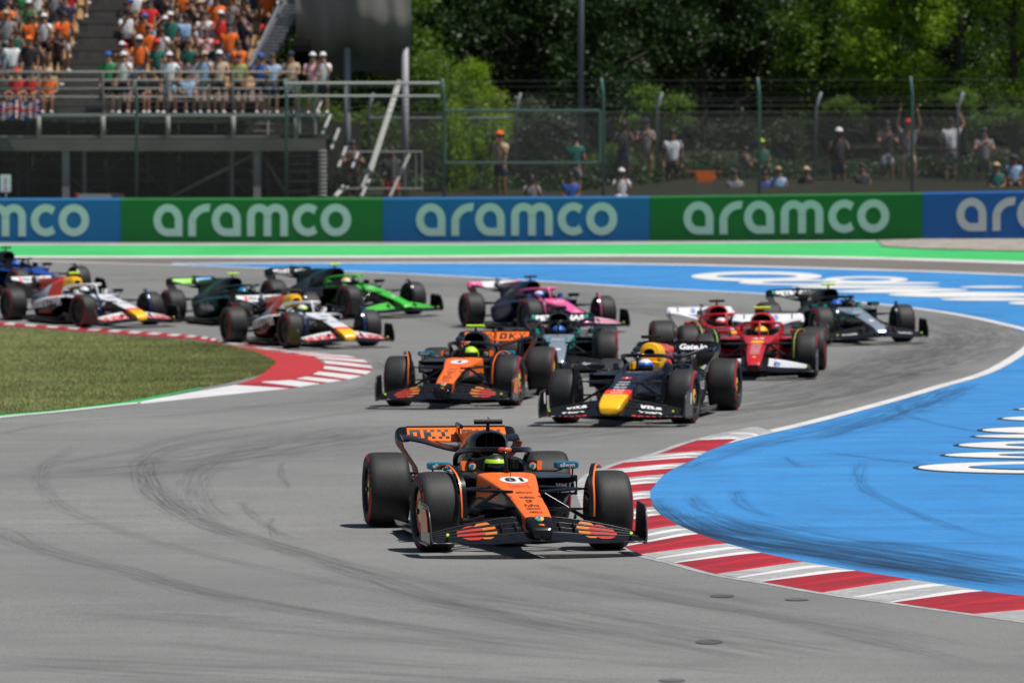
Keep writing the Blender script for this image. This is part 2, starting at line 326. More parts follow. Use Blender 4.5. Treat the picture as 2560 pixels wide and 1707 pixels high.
k2 = kerb('kerb', [p[0] for p in KP], [p[1] for p in KP], [M_kfar, M_red], .015, 1, 4, label='red and white kerb round the tip of the grass infield', category='kerb')
ke = [(-300, 797), (0, 806), (60, 811), (323, 828), (489, 840), (560, 853)]; kf = [(-300, 803), (0, 816), (60, 819), (323, 838), (489, 850), (545, 860)]
KE = resamp(W(ke, 5), 34); KF = resamp(W(kf, 5), 34)
root = empty('kerb', (0, 0, 0), label='long thin red and white kerb along the far edge of the grass', category='kerb')
for i in range(33):
    mb = MB(); q = [KE[i], KE[i+1], KF[i+1], KF[i]]; mid = (KE[i]*.45+KF[i]*.55, KE[i+1]*.45+KF[i+1]*.55)
    mb.poly([(p[0], p[1], g1(*p)+.012) for p in (KE[i], KE[i+1], mid[1], mid[0])][::-1], 0)
    mb.poly([(p[0], p[1], g1(*p)+.012) for p in (mid[0], mid[1], KF[i+1], KF[i])][::-1], 1)
    mb.build('kerb_block', [[M_kwhite, M_red][i % 2], M_red], root)
sheet('green_strip', W([(-700, 1122), (-300, 1079), (0, 1042), (150, 1028), (327, 1008), (350, 1006)], 4), W([(-700, 1115), (-300, 1072), (0, 1038), (150, 1025), (327, 1003), (502, 971)], 4), M_green, .008, n=60, k=1)
sheet('green_strip', W([(327, 1007), (400, 993), (505, 972)], 4), W([(327, 1002), (400, 985), (505, 968)], 4), M_green, .012, n=20, k=1)
sheet('white_line', W([(-700, 1130), (-300, 1084), (0, 1046), (150, 1031), (345, 1010)], 4), W([(-700, 1122), (-300, 1079), (0, 1042), (150, 1028), (345, 1006)], 4), M_white, .009, n=60, k=1)

# painted letters on the blue run-off: white shapes with dark outlines
M_ink = mat('dark_outline_paint', (.015, .02, .03), .7); M_lett = surf_mat('white_letter_paint', (.66, .66, .64), (.72, .72, .70), (.6, .6, .6), fine=20, big=1, dirt=.15, dirtcol=(.4, .4, .4), rough=.7)
def ring_px(name, cx, cy, rx, ry, hole, par, m, lift, sq=2.0):
    n = 48; A = []; B = []
    for j in range(n+1):
        a = 2*pi*j/n; c = cos(a); s_ = sin(a); A.append(at(cx+rx*c, cy+ry*s_))
        if hole: B.append(at(hole[0]+hole[2]*c, hole[1]+hole[3]*s_))
        else: B.append(at(cx, cy))
    A = np.array(A); B = np.array(B); V = []; F = []
    for i in range(n+1):
        for q in (A[i], B[i]): V.append((q[0], q[1], g1(*q)+lift))
    for i in range(n): F.append((2*i, 2*i+1, 2*i+3, 2*i+2))
    me = bpy.data.meshes.new(name); me.from_pydata(V, [], F); me.materials.append(m); o = link(name, me, par); return o
lt = empty('painted_lettering', (0, 0, 0), kind='structure')
for (tip, y0, y1, hl) in ((2295, 1155, 1185, (2425, 7)), (2362, 1130, 1148, (2500, 4)), (2396, 1103, 1125, (2517, 5)), (2437, 1086, 1098, None), (2455, 1066, 1087, None), (2505, 1039, 1056, (2600, 3)), (2545, 1018, 1030, None)):
    cy = (y0+y1)/2; ry = (y1-y0)/2; rx = 330; cx = tip+rx
    ring_px('letter_outline', cx-8, cy, rx+6, ry+1.5, None, lt, M_ink, .008)
    ring_px('letter', cx, cy, rx, ry, None, lt, M_lett, .012)
    if hl:
        ring_px('letter_outline', hl[0]+245, cy, 249, hl[1]+1.2, None, lt, M_ink, .016); ring_px('letter_opening', hl[0]+250, cy, 245, hl[1], None, lt, M_blue, .02)
for (x0, x1, y0, y1) in ((1728, 2055, 680, 704), (1845, 2150, 700, 714), (2060, 2270, 692, 708)):
    cx, cy = (x0+x1)/2, (y0+y1)/2; ring_px('letter', cx, cy, (x1-x0)/2, (y1-y0)/2, (cx, cy, (x1-x0)/2*.62, (y1-y0)/2*.45), lt, M_lett, .012)
for (x0, x1, y0, y1) in ((1980, 2260, 714, 722), (2050, 2350, 706, 712), (2110, 2350, 715, 721), (2160, 2420, 722, 730), (2085, 2330, 726, 733), (2220, 2600, 731, 744), (2350, 2620, 745, 753), (2520, 2760, 753, 764), (2400, 2560, 716, 721)):
    ring_px('letter', (x0+x1)/2, (y0+y1)/2, (x1-x0)/2, (y1-y0)/2, None, lt, M_lett, .012)

# tyre marks: soft dark rubber streaks on asphalt and paint; broad foreground bands paint vignetting
def rubber_mat(name, col, dens):
    m = bpy.data.materials.new(name); m.use_nodes = True; n = m.node_tree; N = n.nodes.new; L = n.links.new; b = n.nodes['Principled BSDF']
    b.inputs['Base Color'].default_value = (*col, 1); b.inputs['Roughness'].default_value = .8
    uv = N('ShaderNodeUVMap'); uv.uv_map = 'UVMap'; sx = N('ShaderNodeSeparateXYZ'); L(uv.outputs[0], sx.inputs[0])
    e = N('ShaderNodeMath'); e.operation = 'PINGPONG'; e.inputs[1].default_value = .5; L(sx.outputs[1], e.inputs[0])
    e2 = N('ShaderNodeMapRange'); e2.interpolation_type = 'SMOOTHSTEP'; e2.inputs[1].default_value = 0; e2.inputs[2].default_value = .35; L(e.outputs[0], e2.inputs[0])
    mp = N('ShaderNodeMapping'); mp.inputs['Scale'].default_value = (.5, 13, 1); L(uv.outputs[0], mp.inputs[0])
    t = N('ShaderNodeTexNoise'); t.inputs['Scale'].default_value = 1; t.inputs['Detail'].default_value = 6; t.inputs['Roughness'].default_value = .65; L(mp.outputs[0], t.inputs[0])
    r = N('ShaderNodeMapRange'); r.inputs[1].default_value = .40; r.inputs[2].default_value = .72; r.inputs[3].default_value = 0; r.inputs[4].default_value = dens; L(t.outputs[0], r.inputs[0])
    mu = N('ShaderNodeMath'); mu.operation = 'MULTIPLY'; L(e2.outputs[0], mu.inputs[0]); L(r.outputs[0], mu.inputs[1]); 
    uw = N('ShaderNodeUVMap'); uw.uv_map = 'Whole'; sw = N('ShaderNodeSeparateXYZ'); L(uw.outputs[0], sw.inputs[0]); pw = N('ShaderNodeMath'); pw.operation = 'PINGPONG'; pw.inputs[1].default_value = .5; L(sw.outputs[0], pw.inputs[0])
    e3 = N('ShaderNodeMapRange'); e3.interpolation_type = 'SMOOTHSTEP'; e3.inputs[1].default_value = 0; e3.inputs[2].default_value = .2; L(pw.outputs[0], e3.inputs[0])
    m3 = N('ShaderNodeMath'); m3.operation = 'MULTIPLY'; L(mu.outputs[0], m3.inputs[0]); L(e3.outputs[0], m3.inputs[1]); L(m3.outputs[0], b.inputs['Alpha']); return m
M_rub = rubber_mat('rubber_streak', (.05, .05, .05), .36); M_rub2 = rubber_mat('rubber_streak_faint', (.07, .07, .07), .27); M_rubb = rubber_mat('rubber_on_blue', (.012, .035, .08), .42); M_rubd = rubber_mat('heavy_rubber_on_blue', (.012, .028, .06), .62); M_rubvig = rubber_mat('broad_rubber_vignette', (.09, .09, .09), .36)
marks = [([(-200, 1290), (0, 1327), (65, 1360), (187, 1397), (327, 1430), (468, 1472), (702, 1519), (1100, 1583), (1500, 1630), (2100, 1690)], .55, M_rub),
([(300, 1415), (468, 1466), (702, 1512), (1100, 1572), (1700, 1640)], .3, M_rub2),
([(860, 1050), (650, 1085), (500, 1105), (400, 1130), (362, 1160), (362, 1190), (388, 1234), (444, 1276), (538, 1323), (702, 1369), (889, 1430), (1100, 1500), (1500, 1590), (2200, 1700)], .5, M_rub),
([(372, 1170), (374, 1200), (405, 1240), (470, 1283), (600, 1335), (800, 1395), (1100, 1462), (1600, 1560)], .45, M_rub2),
([(250, 1090), (130, 1150), (102, 1190), (112, 1225), (155, 1267), (234, 1304), (374, 1350), (560, 1398), (795, 1449), (1100, 1505), (1600, 1600)], .3, M_rub2),
([(-50, 1316), (280, 1308), (560, 1295)], .10, M_rub), ([(-50, 1262), (280, 1249), (530, 1252)], .09, M_rub2), ([(0, 1200), (140, 1160), (330, 1127), (468, 1090), (700, 1057), (900, 1030), (1100, 1005)], .4, M_rub2),
([(700, 1100), (560, 1150), (490, 1190), (488, 1240), (530, 1290), (640, 1340)], .6, M_rub2), ([(598, 1248), (622, 1280), (678, 1322), (748, 1355)], .16, M_rub), ([(706, 1150), (702, 1180), (716, 1210), (734, 1230)], .12, M_rub), ([(683, 1290), (676, 1315), (690, 1350)], .12, M_rub),
([(-20, 1092), (117, 1062), (330, 1045), (560, 1030)], .25, M_rub), ([(0, 1135), (240, 1140), (400, 1128), (560, 1120)], .1, M_rub2), ([(380, 1532), (480, 1538), (600, 1548)], .35, M_rub2), ([(0, 1530), (300, 1540), (800, 1580), (1500, 1650)], .9, M_rub2),
([(1100, 1130), (1300, 1090), (1500, 1065), (1750, 1040), (2000, 1000), (2250, 945), (2420, 890)], 1.3, M_rub2), ([(1250, 1120), (1500, 1085), (1800, 1060), (2100, 1010), (2330, 950)], .6, M_rub2),
([(1700, 1010), (1950, 985), (2200, 940), (2380, 880), (2440, 840), (2350, 800), (2100, 765)], 1.6, M_rub2), ([(1900, 960), (2100, 930), (2300, 880), (2380, 840)], 1.4, M_rub), ([(1760, 1040), (2000, 1010), (2200, 965), (2330, 915)], .5, M_rub),
([(700, 900), (900, 905), (1020, 930), (900, 990), (600, 1020), (200, 1070)], .7, M_rub2), ([(860, 880), (950, 900), (985, 925), (930, 965), (800, 990)], .8, M_rub2),
([(1200, 1420), (1450, 1470), (1800, 1520), (2100, 1560), (2500, 1640)], .7, M_rub2), ([(1300, 1400), (1500, 1440), (1750, 1480), (2000, 1530)], .4, M_rub2), ([(1400, 1440), (1700, 1500), (2050, 1570), (2500, 1680)], .5, M_rub),
([(1000, 1620), (1500, 1650), (2000, 1690)], .5, M_rub2), ([(300, 1600), (800, 1640), (1300, 1680)], .6, M_rub2),
([(600, 780), (1000, 790), (1300, 850), (1500, 880)], .8, M_rub2), ([(200, 730), (600, 730), (1100, 740), (1600, 780), (1900, 830)], 1.0, M_rub2)]
marks += [([(700, 1180), (1000, 1130), (1400, 1085), (1700, 1040), (2000, 985), (2250, 925), (2430, 870), (2440, 840), (2330, 800), (2050, 775)], 3.2, M_rubvig), ([(1750, 1010), (2000, 960), (2250, 890), (2330, 850), (2200, 810)], 2.6, M_rubvig), ([(-200, 1640), (500, 1680), (1200, 1720), (2000, 1800)], 3.0, M_rubvig), ([(1000, 1480), (1500, 1560), (2100, 1660)], 2.2, M_rubvig), ([(-100, 1200), (300, 1180), (700, 1120), (1000, 1060)], 2.5, M_rubvig), ([(700, 900), (950, 915), (1050, 935), (900, 985), (600, 1010)], 1.6, M_rubvig), ([(0, 690), (500, 700), (1100, 720), (1700, 770), (2100, 800)], 4, M_rubvig)]  # broad bands: rubbered line, plus vignetting painted into the foreground
for pl, wd, m_ in marks:
    P = resamp(W(pl, 6), 70); sheet('tyre_mark', offset(P, -wd/2), offset(P, wd/2), m_, .0065, n=70, k=2)
bmarks = [([(1650, 1260), (1690, 1300), (1780, 1340), (1900, 1365), (2100, 1400), (2300, 1430), (2560, 1465)], .5, .9), ([(1640, 1240), (1665, 1290), (1750, 1330), (1900, 1362), (2150, 1405), (2450, 1450)], .2, 1), ([(1745, 1290), (1850, 1325), (2050, 1360), (2250, 1395), (2450, 1430)], .8, 1),
([(1730, 1230), (1745, 1262), (1800, 1290), (1900, 1320), (2050, 1345)], .3, .6), ([(2160, 1140), (2147, 1190), (2165, 1225), (2220, 1255), (2300, 1290), (2420, 1330), (2560, 1360)], .25, .7), ([(1955, 1140), (2000, 1170)], .15, .6), ([(1840, 1220), (1850, 1255), (1900, 1285), (1960, 1300)], .25, .5),
([(2000, 1110), (2200, 1050), (2350, 1000), (2450, 950)], .35, .8), ([(2230, 1010), (2300, 1050), (2500, 1090)], .2, .6), ([(2100, 1350), (2300, 1370), (2560, 1410)], .6, .8), ([(1900, 1350), (2100, 1385), (2400, 1430), (2560, 1450)], .7, 1), ([(2050, 1130), (2300, 1160), (2560, 1180)], .3, .4), ([(2300, 770), (2420, 785), (2560, 800)], .3, .5)]
bmarks += [([(1640, 1262), (1680, 1300), (1770, 1335), (1900, 1362), (2100, 1395), (2300, 1425), (2560, 1462), (2900, 1500)], 1.2, 2), ([(1700, 1300), (1800, 1335), (1950, 1360), (2150, 1385), (2400, 1425), (2700, 1470)], 1.6, 2), ([(1632, 1240), (1648, 1275), (1720, 1318), (1850, 1352), (2100, 1398), (2300, 1432), (2560, 1472)], .4, 2), ([(1800, 1290), (2000, 1340), (2300, 1380), (2560, 1420)], 1.4, 1), ([(1850, 1120), (2050, 1085), (2250, 1030), (2400, 960)], 1.2, 1), ([(1700, 1180), (1760, 1150), (1850, 1125), (2000, 1090)], .7, 1)]
for pl, wd, q in bmarks:
    P = resamp(W(pl, 6), 60); sheet('tyre_mark', offset(P, -wd/2), offset(P, wd/2), M_rubd if q == 2 else M_rubb, .0085, n=60, k=2)
M_patch = mat('tar_patch', (.10, .10, .102), .8, noise=(5, .4, (1, 1, 1)))
for (px, py, rx, ry) in ((1806, 1490, 30, 4), (1992, 1499, 30, 3), (1773, 1605, 34, 5.5), (1680, 1701, 33, 4)):
    o = ring_px('tar_patch', px, py, rx, ry, None, None, M_patch, .006); o['kind'] = 'structure'

# ------------------------------------------------------------------ lettering
TXT = {}
def text2d(s, bold=.0, nseg=0):
    k = (s, bold)
    if k not in TXT:
        cu = bpy.data.curves.new('t', 'FONT'); cu.body = s; cu.size = 1; cu.align_x = 'CENTER'; cu.offset = bold; cu.resolution_u = 3
        ob = bpy.data.objects.new('t', cu); me = ob.to_mesh(); V = [(v.co.x, v.co.y) for v in me.vertices]; F = [tuple(p.vertices) for p in me.polygons]
        ob.to_mesh_clear(); bpy.data.objects.remove(ob); bpy.data.curves.remove(cu)
        ys_ = [v[1] for v in V]; y0, y1 = min(ys_), max(ys_); x0 = min(v[0] for v in V); x1 = max(v[0] for v in V)
        V = [(v[0]-(x0+x1)/2, v[1]-(y0+y1)/2) for v in V]; TXT[k] = (V, F, x1-x0, y1-y0)
    return TXT[k]
def fit(s, w=None, h=None, bold=.02):
    V, F, tw, th = text2d(s, bold); sx = w/tw if w else h/th; sy = h/th if h else sx
    if not w: sx = sy
    return [(x*sx, y*sy) for x, y in V], F
def disc2d(r, n=24, k=4, sx=1, sy=1, r0=0):
    V = []; F = []
    for a in range(k+1):
        rr = r0+(r-r0)*a/k
        for j in range(n): V.append((rr*cos(2*pi*j/n)*sx, rr*sin(2*pi*j/n)*sy))
    for a in range(k):
        for j in range(n): F.append((a*n+j, a*n+(j+1) % n, (a+1)*n+(j+1) % n, (a+1)*n+j))
    return V, F
def rect2d(w, h, n=8, m=2, skew=0):
    V = [(w*(i/n-.5)+skew*(j/m-.5), h*(j/m-.5)) for i in range(n+1) for j in range(m+1)]
    return V, [(i*(m+1)+j, (i+1)*(m+1)+j, (i+1)*(m+1)+j+1, i*(m+1)+j+1) for i in range(n) for j in range(m)]
def decal(name, shape, o, u, v, bvh, m, parent, off=.004, reach=.6, sub=True, fine=False):
    V, F = shape; u = Vector(u).normalized(); v = Vector(v).normalized(); n = u.cross(v).normalized(); o = Vector(o)
    me = bpy.data.meshes.new(name)
    if sub and len(V) > 12:
        bm = bmesh.new(); vs = [bm.verts.new((x, y, 0)) for x, y in V]
        for f in F:
            try: bm.faces.new([vs[i] for i in f])
            except ValueError: pass
        w_ = max(x for x, y in V)-min(x for x, y in V); st = max(.03, w_/12); x = min(x for x, y in V)+st
        while x < max(q[0] for q in V):
            bmesh.ops.bisect_plane(bm, geom=bm.verts[:]+bm.edges[:]+bm.faces[:], plane_co=(x, 0, 0), plane_no=(1, 0, 0)); x += st
        if fine:
            y = min(q[1] for q in V)+.018
            while y < max(q[1] for q in V):
                bmesh.ops.bisect_plane(bm, geom=bm.verts[:]+bm.edges[:]+bm.faces[:], plane_co=(0, y, 0), plane_no=(0, 1, 0)); y += .018
        bm.verts.index_update(); V = [(q.co.x, q.co.y) for q in bm.verts]; F = [tuple(q.index for q in f.verts) for f in bm.faces]; bm.free()
    out = []; ok = []
    for x, y in V:
        p = o+u*x+v*y
        if bvh:
            h = bvh.ray_cast(p+n*.4, -n, .4+reach)
            ok.append(h[0] is not None); out.append((h[0] if h[0] is not None else p)+n*off)
        else: ok.append(True); out.append(p+n*off)
    FF = []
    for f in F:
        if all(ok[i] for i in f):
            d = [out[i].dot(n) for i in f]
            if max(d)-min(d) < .05+.8*max((out[a]-out[f[0]]).length for a in f): FF.append(f)
    me.from_pydata([tuple(p) for p in out], [], FF); me.materials.append(m); me.update()
    return link(name, me, parent)

# ------------------------------------------------------------------ racing car geometry (x forward, y left, z up, origin under the front axle)
CM = {}
def superring(x, yc, zt, zb, hw, hwb=None, n=20, e=3.2, zc=None):
    hwb = hw if hwb is None else hwb; zc = (zt+zb)/2 if zc is None else zc; P = []
    for j in range(n):
        a = 2*pi*j/n; c, s_ = cos(a), sin(a); cx = abs(c)**(2/e)*(1 if c >= 0 else -1); sy = abs(s_)**(2/e)*(1 if s_ >= 0 else -1)
        z = zc+(zt-zc)*sy if sy >= 0 else zc+(zc-zb)*sy; t = (z-zb)/(zt-zb+1e-9)
        P.append((x, yc+(hwb+(hw-hwb)*t)*cx, z))
    return P
def interp(S, xs_):
    S = sorted(S, key=lambda q: q[0]); X = [q[0] for q in S]
    return [tuple([x]+[float(np.interp(x, X, [q[i] for q in S])) for i in range(1, len(S[0]))]) for x in xs_]
def smooth_st(S, n=5):
    return [tuple(q) for q in cr(S, n)]
def build_car_meshes():
    # nose and monocoque: slots 0 top, 1 flank, 2 nose tip, 3 band behind the tip, 4 shoulder
    st = smooth_st([(1.24, .25, .18, .085, .07), (1.20, .29, .165, .105, .09), (1.10, .335, .15, .115, .10), (.95, .375, .165, .125, .105), (.65, .435, .20, .14, .115), (.3, .50, .26, .15, .13), (0, .55, .29, .165, .15), (-.3, .59, .29, .20, .19), (-.6, .625, .28, .235, .23), (-.85, .65, .26, .26, .265), (-1.0, .655, .22, .27, .30)], 4)
    for var, t1, t2, wx in (('', 1.0, .82, 0), ('_b', .76, .56, .04), ('_c', .90, .74, .03)):
        mb = MB(); rings = [superring(x, 0, zt, zb, hw+wx*max(0, min(1, x/.5)), hb+wx*max(0, min(1, x/.5)), n=28, e=4.2, zc=zt-.03-.01*(x < .5)) for x, zt, zb, hw, hb in st]
        def mf(k, j):
            x = st[k][0]; top = 1 <= j <= 12
            if x > t1: return 2
            if x > t2: return 3
            if top: return 0
            if x < -.15 and j in (0, 13, 27, 14): return 4
            return 1
        mb.loft(rings, mf, capm=2 if var else 1); CM['chassis'+var] = mb.mesh('chassis', [None]*5, True, 50); CM['b_chassis'+var] = mb.bvh()
    # cockpit sides
    mb = MB(); ST = [(-.98, .645, .655, .27), (-1.15, .65, .665, .30), (-1.35, .655, .685, .33), (-1.6, .665, .705, .345), (-1.85, .68, .73, .34), (-2.05, .69, .75, .30)]
    for s_ in (1, -1):
        rr = [[(x, s_*(yo-.02), .26), (x, s_*(yo+.02), .5), (x, s_*yo, zo), (x, s_*(yo-.05), zi), (x, s_*(yo-.10), zi-.005), (x, s_*(yo-.12), .42), (x, s_*(yo-.12), .26)] for x, zo, zi, yo in ST]
        mb.loft(rr, lambda k, j: 1 if j in (3, 4, 5) else 0, capm=0)
    mb.box((-1.98, 0, .52), (.08, .5, .42), 1); mb.box((-1.5, 0, .30), (1.0, .5, .06), 1)
    CM['cockpit_surround'] = mb.mesh('cockpit_surround', [None]*2, True, 40); CM['b_cock'] = mb.bvh()
    mb = MB(); mb.loft([superring(-1.99, 0, .755, .56, .17, .2, n=16), superring(-1.82, 0, .75, .60, .15, .18, n=16)]); mb.box((-1.75, .185, .70), (.4, .05, .09)); mb.box((-1.75, -.185, .70), (.4, .05, .09))
    CM['headrest'] = mb.mesh('headrest', [None], True, 40)
    # engine cover: slot 0 rear, 1 airbox, 2 low flank, 3 intake dark
    st = [(-1.98, .99, .73, .165, .15), (-2.1, 1.0, .62, .185, .20), (-2.35, .985, .30, .18, .27), (-2.7, .93, .14, .165, .30), (-3.1, .84, .12, .14, .26), (-3.5, .72, .14, .11, .18), (-3.9, .60, .18, .08, .12), (-4.25, .50, .24, .05, .07)]
    ss = smooth_st(st, 4); rings = [superring(x, 0, zt, zb, hw, hb, n=24, e=2.3, zc=zt-.14 if x > -3 else None) for x, zt, zb, hw, hb in ss]
    for var, ih, iz0, iz1, xa, xb in (('', .152, .745, .98, -2.22, -9), ('_b', .075, .81, .92, -2.30, -3.0)):
        if var: rings = [[(x, y*(.80 if x > -2.5 else .9)*(1 if z > .6 else 1.1), z) for x, y, z in r_] for r_ in rings]
        mb = MB(); mb.loft(rings, lambda k, j: (1 if ss[k][0] > xa else ((4 if ss[k][0] < xb else 0) if 0 < j < (14 if var else 11) or (var and j > 21) else 2)), caps=(False, True))
        r0 = rings[0]; r1 = superring(-1.955, 0, iz1, iz0, ih, ih*.9, n=24, e=2.3); r2 = superring(-2.25, 0, .92, .81, .07, .07, n=24, e=2)
        mb.loft([r0, r1], lambda k, j: 1, (False, False)); mb.loft([r1, r2], lambda k, j: 3, (False, True), capm=3)
        CM['engine_cover'+var] = mb.mesh('engine_cover', [None]*5, True, 50)
    CM['engine_cover_c'] = CM['engine_cover_b']; CM['b_eng'] = mb.bvh()
    mb = MB(); mb.box((-2.0, .035, .865), (.02, .008, .22)); mb.box((-2.0, -.035, .865), (.02, .008, .22)); CM['intake_strut'] = mb.mesh('intake_strut', [None])
    mb = MB(); A = [(-2.5, .97), (-3.0, .955), (-3.95, .88), (-4.02, .80), (-3.9, .60), (-3.4, .70), (-2.9, .86)]
    mb.slab([(x, .006, z) for x, z in A], [(x, -.006, z) for x, z in A]); CM['shark_fin'] = mb.mesh('shark_fin', [None])
    # sidepods: slot 0 top, 1 flank, 2 inlet
    for s_, nm in ((1, 'L'), (-1, 'R')):
        st = [(-1.12, .25, .62, .597, .587), (-1.30, .25, .70, .612, .575), (-1.42, .24, .725, .62, .43), (-1.6, .22, .735, .62, .33), (-1.9, .2, .735, .60, .20), (-2.3, .18, .73, .56, .12), (-2.8, .12, .68, .48, .11), (-3.2, .08, .50, .40, .11), (-3.6, .04, .30, .32, .12)]
        ss = smooth_st(st, 3); mb = MB()
        rings = [superring(x, s_*(yi+yo)/2, zt, zb, (yo-yi)/2, (yo-yi)/2*(.8 if x < -1.5 else 1), n=20, e=4) for x, yi, yo, zt, zb in ss]
        mb.loft(rings, lambda k, j: (0 if 1 <= j <= 8 else 3 if j >= 10 else 1) if ss[k][0] < -1.35 or j < 10 else 2)
        mb.box((-1.40, s_*.48, .50), (.06, .40, .14), 2)
        mb.loft([[(-1.36, s_*.70, .60), (-1.36, s_*.735, .60), (-1.36, s_*.735, .42), (-1.36, s_*.68, .42)], [(-1.5, s_*.70, .60), (-1.5, s_*.735, .60), (-1.5, s_*.735, .42), (-1.5, s_*.68, .42)]], lambda k, j: 1)
        CM['sidepod'+nm] = mb.mesh('sidepod', [None]*4, True, 45); CM['b_pod'+nm] = mb.bvh()
    # floor with edge wing and inlet fences
    mb = MB(); O = [(-.75, .30), (-.95, .55), (-1.2, .72), (-1.5, .79), (-2.9, .80), (-3.15, .62), (-3.4, .50), (-4.2, .48)]
    O = O+[(x, -y) for x, y in O[::-1]]; mb.slab([(x, y, .085) for x, y in O], [(x, y, .055) for x, y in O])
    mb.box((-1.9, 0, .04), (3.0, .30, .03))
    for s_ in (1, -1):
        for k in range(4):
            y = .30+k*.115; mb.slab([(-.72-.1*k, s_*y, .07), (-.70-.1*k, s_*(y+.02), .24), (-.95-.1*k, s_*(y+.05), .27), (-1.2-.08*k, s_*(y+.04), .10)], [(-.72-.1*k, s_*y+.006, .07), (-.70-.1*k, s_*(y+.02)+.006, .24), (-.95-.1*k, s_*(y+.05)+.006, .27), (-1.2-.08*k, s_*(y+.04)+.006, .10)])
        A = [(-1.35, .76, .09), (-1.35, .80, .15), (-2.6, .83, .13), (-2.6, .80, .08)]; mb.slab([(x, s_*y, z) for x, y, z in A], [(x, s_*(y+.012), z) for x, y, z in A])
    CM['floor'] = mb.mesh('floor', [None])
    # front wing
    def fw(v, s):
        q = max(0, (v-.1)/.87); xl = 1.27-.20*q**1.6; xt = .70+.0*q; zl = .158+.012*cos(pi*min(1, q*2.2)); zt = .322-.150*q**1.5
        return Vector((xl+(xt-xl)*s, v, zl+(zt-zl)*s**1.2))
    ES = [(0, .30), (.35, .54), (.59, .77), (.82, 1)]; allw = MB()
    for s_, nm in ((1, 'L'), (-1, 'R')):
        for k, (a, b) in enumerate(ES):
            mb = MB(); nv = 18; nc = 6; v0 = .02 if k == 0 else .13; rings = []
            for i in range(nv+1):
                v = v0+(.965-v0)*i/nv; up = []; dn = []
                for c in range(nc+1):
                    t = c/nc; p = fw(v, a+(b-a)*t); p.z += .030*t-.012; th = .003+.009*sin(pi*min(1, t*.95+.05)); up.append((p.x, s_*p.y, p.z+th/2)); dn.append((p.x, s_*p.y, p.z-th/2))
                rings.append(up+dn[::-1])
            mb.loft(rings, lambda kk, j: 1 if kk >= 15 or (kk < 2) else 0, capm=1); CM['flap%d%s' % (k, nm)] = mb.mesh('wing_element', [None]*2, True, 40)
            eg = MB(); P_ = []
            for i in range(13):
                v = v0+.01+(.95-v0)*i/12; p = fw(v, b); p.z += .024; P_.append((p.x-.002, s_*p.y, p.z))
            eg.tube(P_, .0035, 5); CM['wedge%d%s' % (k, nm)] = eg.mesh('flap_highlight', [None], True)  # thin grey tube stands in for the highlight along the trailing edge
            i0 = len(allw.v); allw.v += mb.v; allw.f += [tuple(i+i0 for i in f) for f in mb.f]; allw.m += mb.m
        mb = MB(); A = [(1.03, .125), (1.05, .17), (1.02, .29), (.97, .39), (.90, .44), (.52, .455), (.46, .42), (.44, .12)]
        mb.slab([(x, s_*(.972+.03*(z-.1)), z) for x, z in A], [(x, s_*(.984+.03*(z-.1)), z) for x, z in A])
        CM['endplate'+nm] = mb.mesh('endplate', [None]); CM['b_ep'+nm] = mb.bvh()
        mb = MB(); mb.tube([(.46, s_*.99, .45), (.54, s_*.985, .465), (.90, s_*.985, .45), (.98, s_*.983, .395), (1.035, s_*.978, .29), (1.065, s_*.975, .18), (1.07, s_*.965, .135), (1.085, s_*.90, .135), (1.14, s_*.75, .138)], .009, 6); CM['epedge'+nm] = mb.mesh('endplate_edge', [None], True)  # grey tube paints the highlight line round the endplate edge
        mb = MB(); mb.slab([(1.0, s_*.97, .11), (.95, s_*1.0, .105), (.5, s_*1.01, .11), (.45, s_*.97, .12)], [(1.0, s_*.97, .122), (.95, s_*1.0, .117), (.5, s_*1.01, .122), (.45, s_*.97, .132)]); CM['footplate'+nm] = mb.mesh('footplate', [None])
        for i_, v in enumerate((.20, .33)):
            mb = MB(); mb.box((.93, s_*v, .265), (.16, .006, .06), 0, 0, Matrix.Rotation(radians(20), 3, 'Y')); CM['bracket%d%s' % (i_, nm)] = mb.mesh('flap_bracket', [None])
        mb = MB(); mb.tube([(1.06, s_*.83, .16), (1.06, s_*.83, .20)], .012, 6); mb.tube([(1.06, s_*.83, .20), (1.09, s_*.83, .215)], .014, 8, 1); CM['sensor'+nm] = mb.mesh('tyre_sensor', [None]*2)
    CM['b_fw'] = allw.bvh()
    for s_, nm in ((1, 'L'), (-1, 'R')):
        for dk, vc, rv, sc, rs, o_ in (('orange', .475, .11, .58, .42, .0075), ('red', .60, .125, .52, .42, .010)):
            mb = MB()
            for a_, b_ in ES[:]:
                rows = []
                for q in np.linspace(.42, .80, 6):  # disc kept to part of each flap; bare black bands imitate flap shading
                    s0 = a_+(b_-a_)*q; hh = 1-((s0-sc)/rs)**2
                    if hh <= 0: continue
                    hw = rv*sqrt(hh); row = []
                    for t in np.linspace(-1, 1, 9):
                        p = fw(vc+hw*t, s0); p.z += .030*q-.012+(.003+.009*sin(pi*min(1, q*.95+.05)))/2+o_-.004; row.append((p.x, s_*p.y, p.z))
                    rows.append(row)
                if len(rows) > 1: mb.loft(rows, None, (False, False), closed=False)
            CM['disc_'+dk+nm] = mb.mesh('emblem', [None], True)
    # rear wing
    def rwm(y, t):   # main plane, dipping in the middle
        q = min(1, abs(y)/.57); z = .705+.115*(q**2*(3-2*q)); return (-3.92-.30*t, y, z+.045*t)
    mb = MB(); rings = []
    for i in range(25):
        y = -.575+1.15*i/24; up = []; dn = []
        for c in range(6):
            t = c/5; p = rwm(y, t); th = .008+.03*sin(pi*min(1, t*.9+.08)); up.append((p[0], y, p[2]+th/2)); dn.append((p[0], y, p[2]-th/2))
        rings.append(up+dn[::-1])
    mb.loft(rings); CM['rw_main'] = mb.mesh('main_plane', [None], True, 40)
    mb = MB(); rings = []
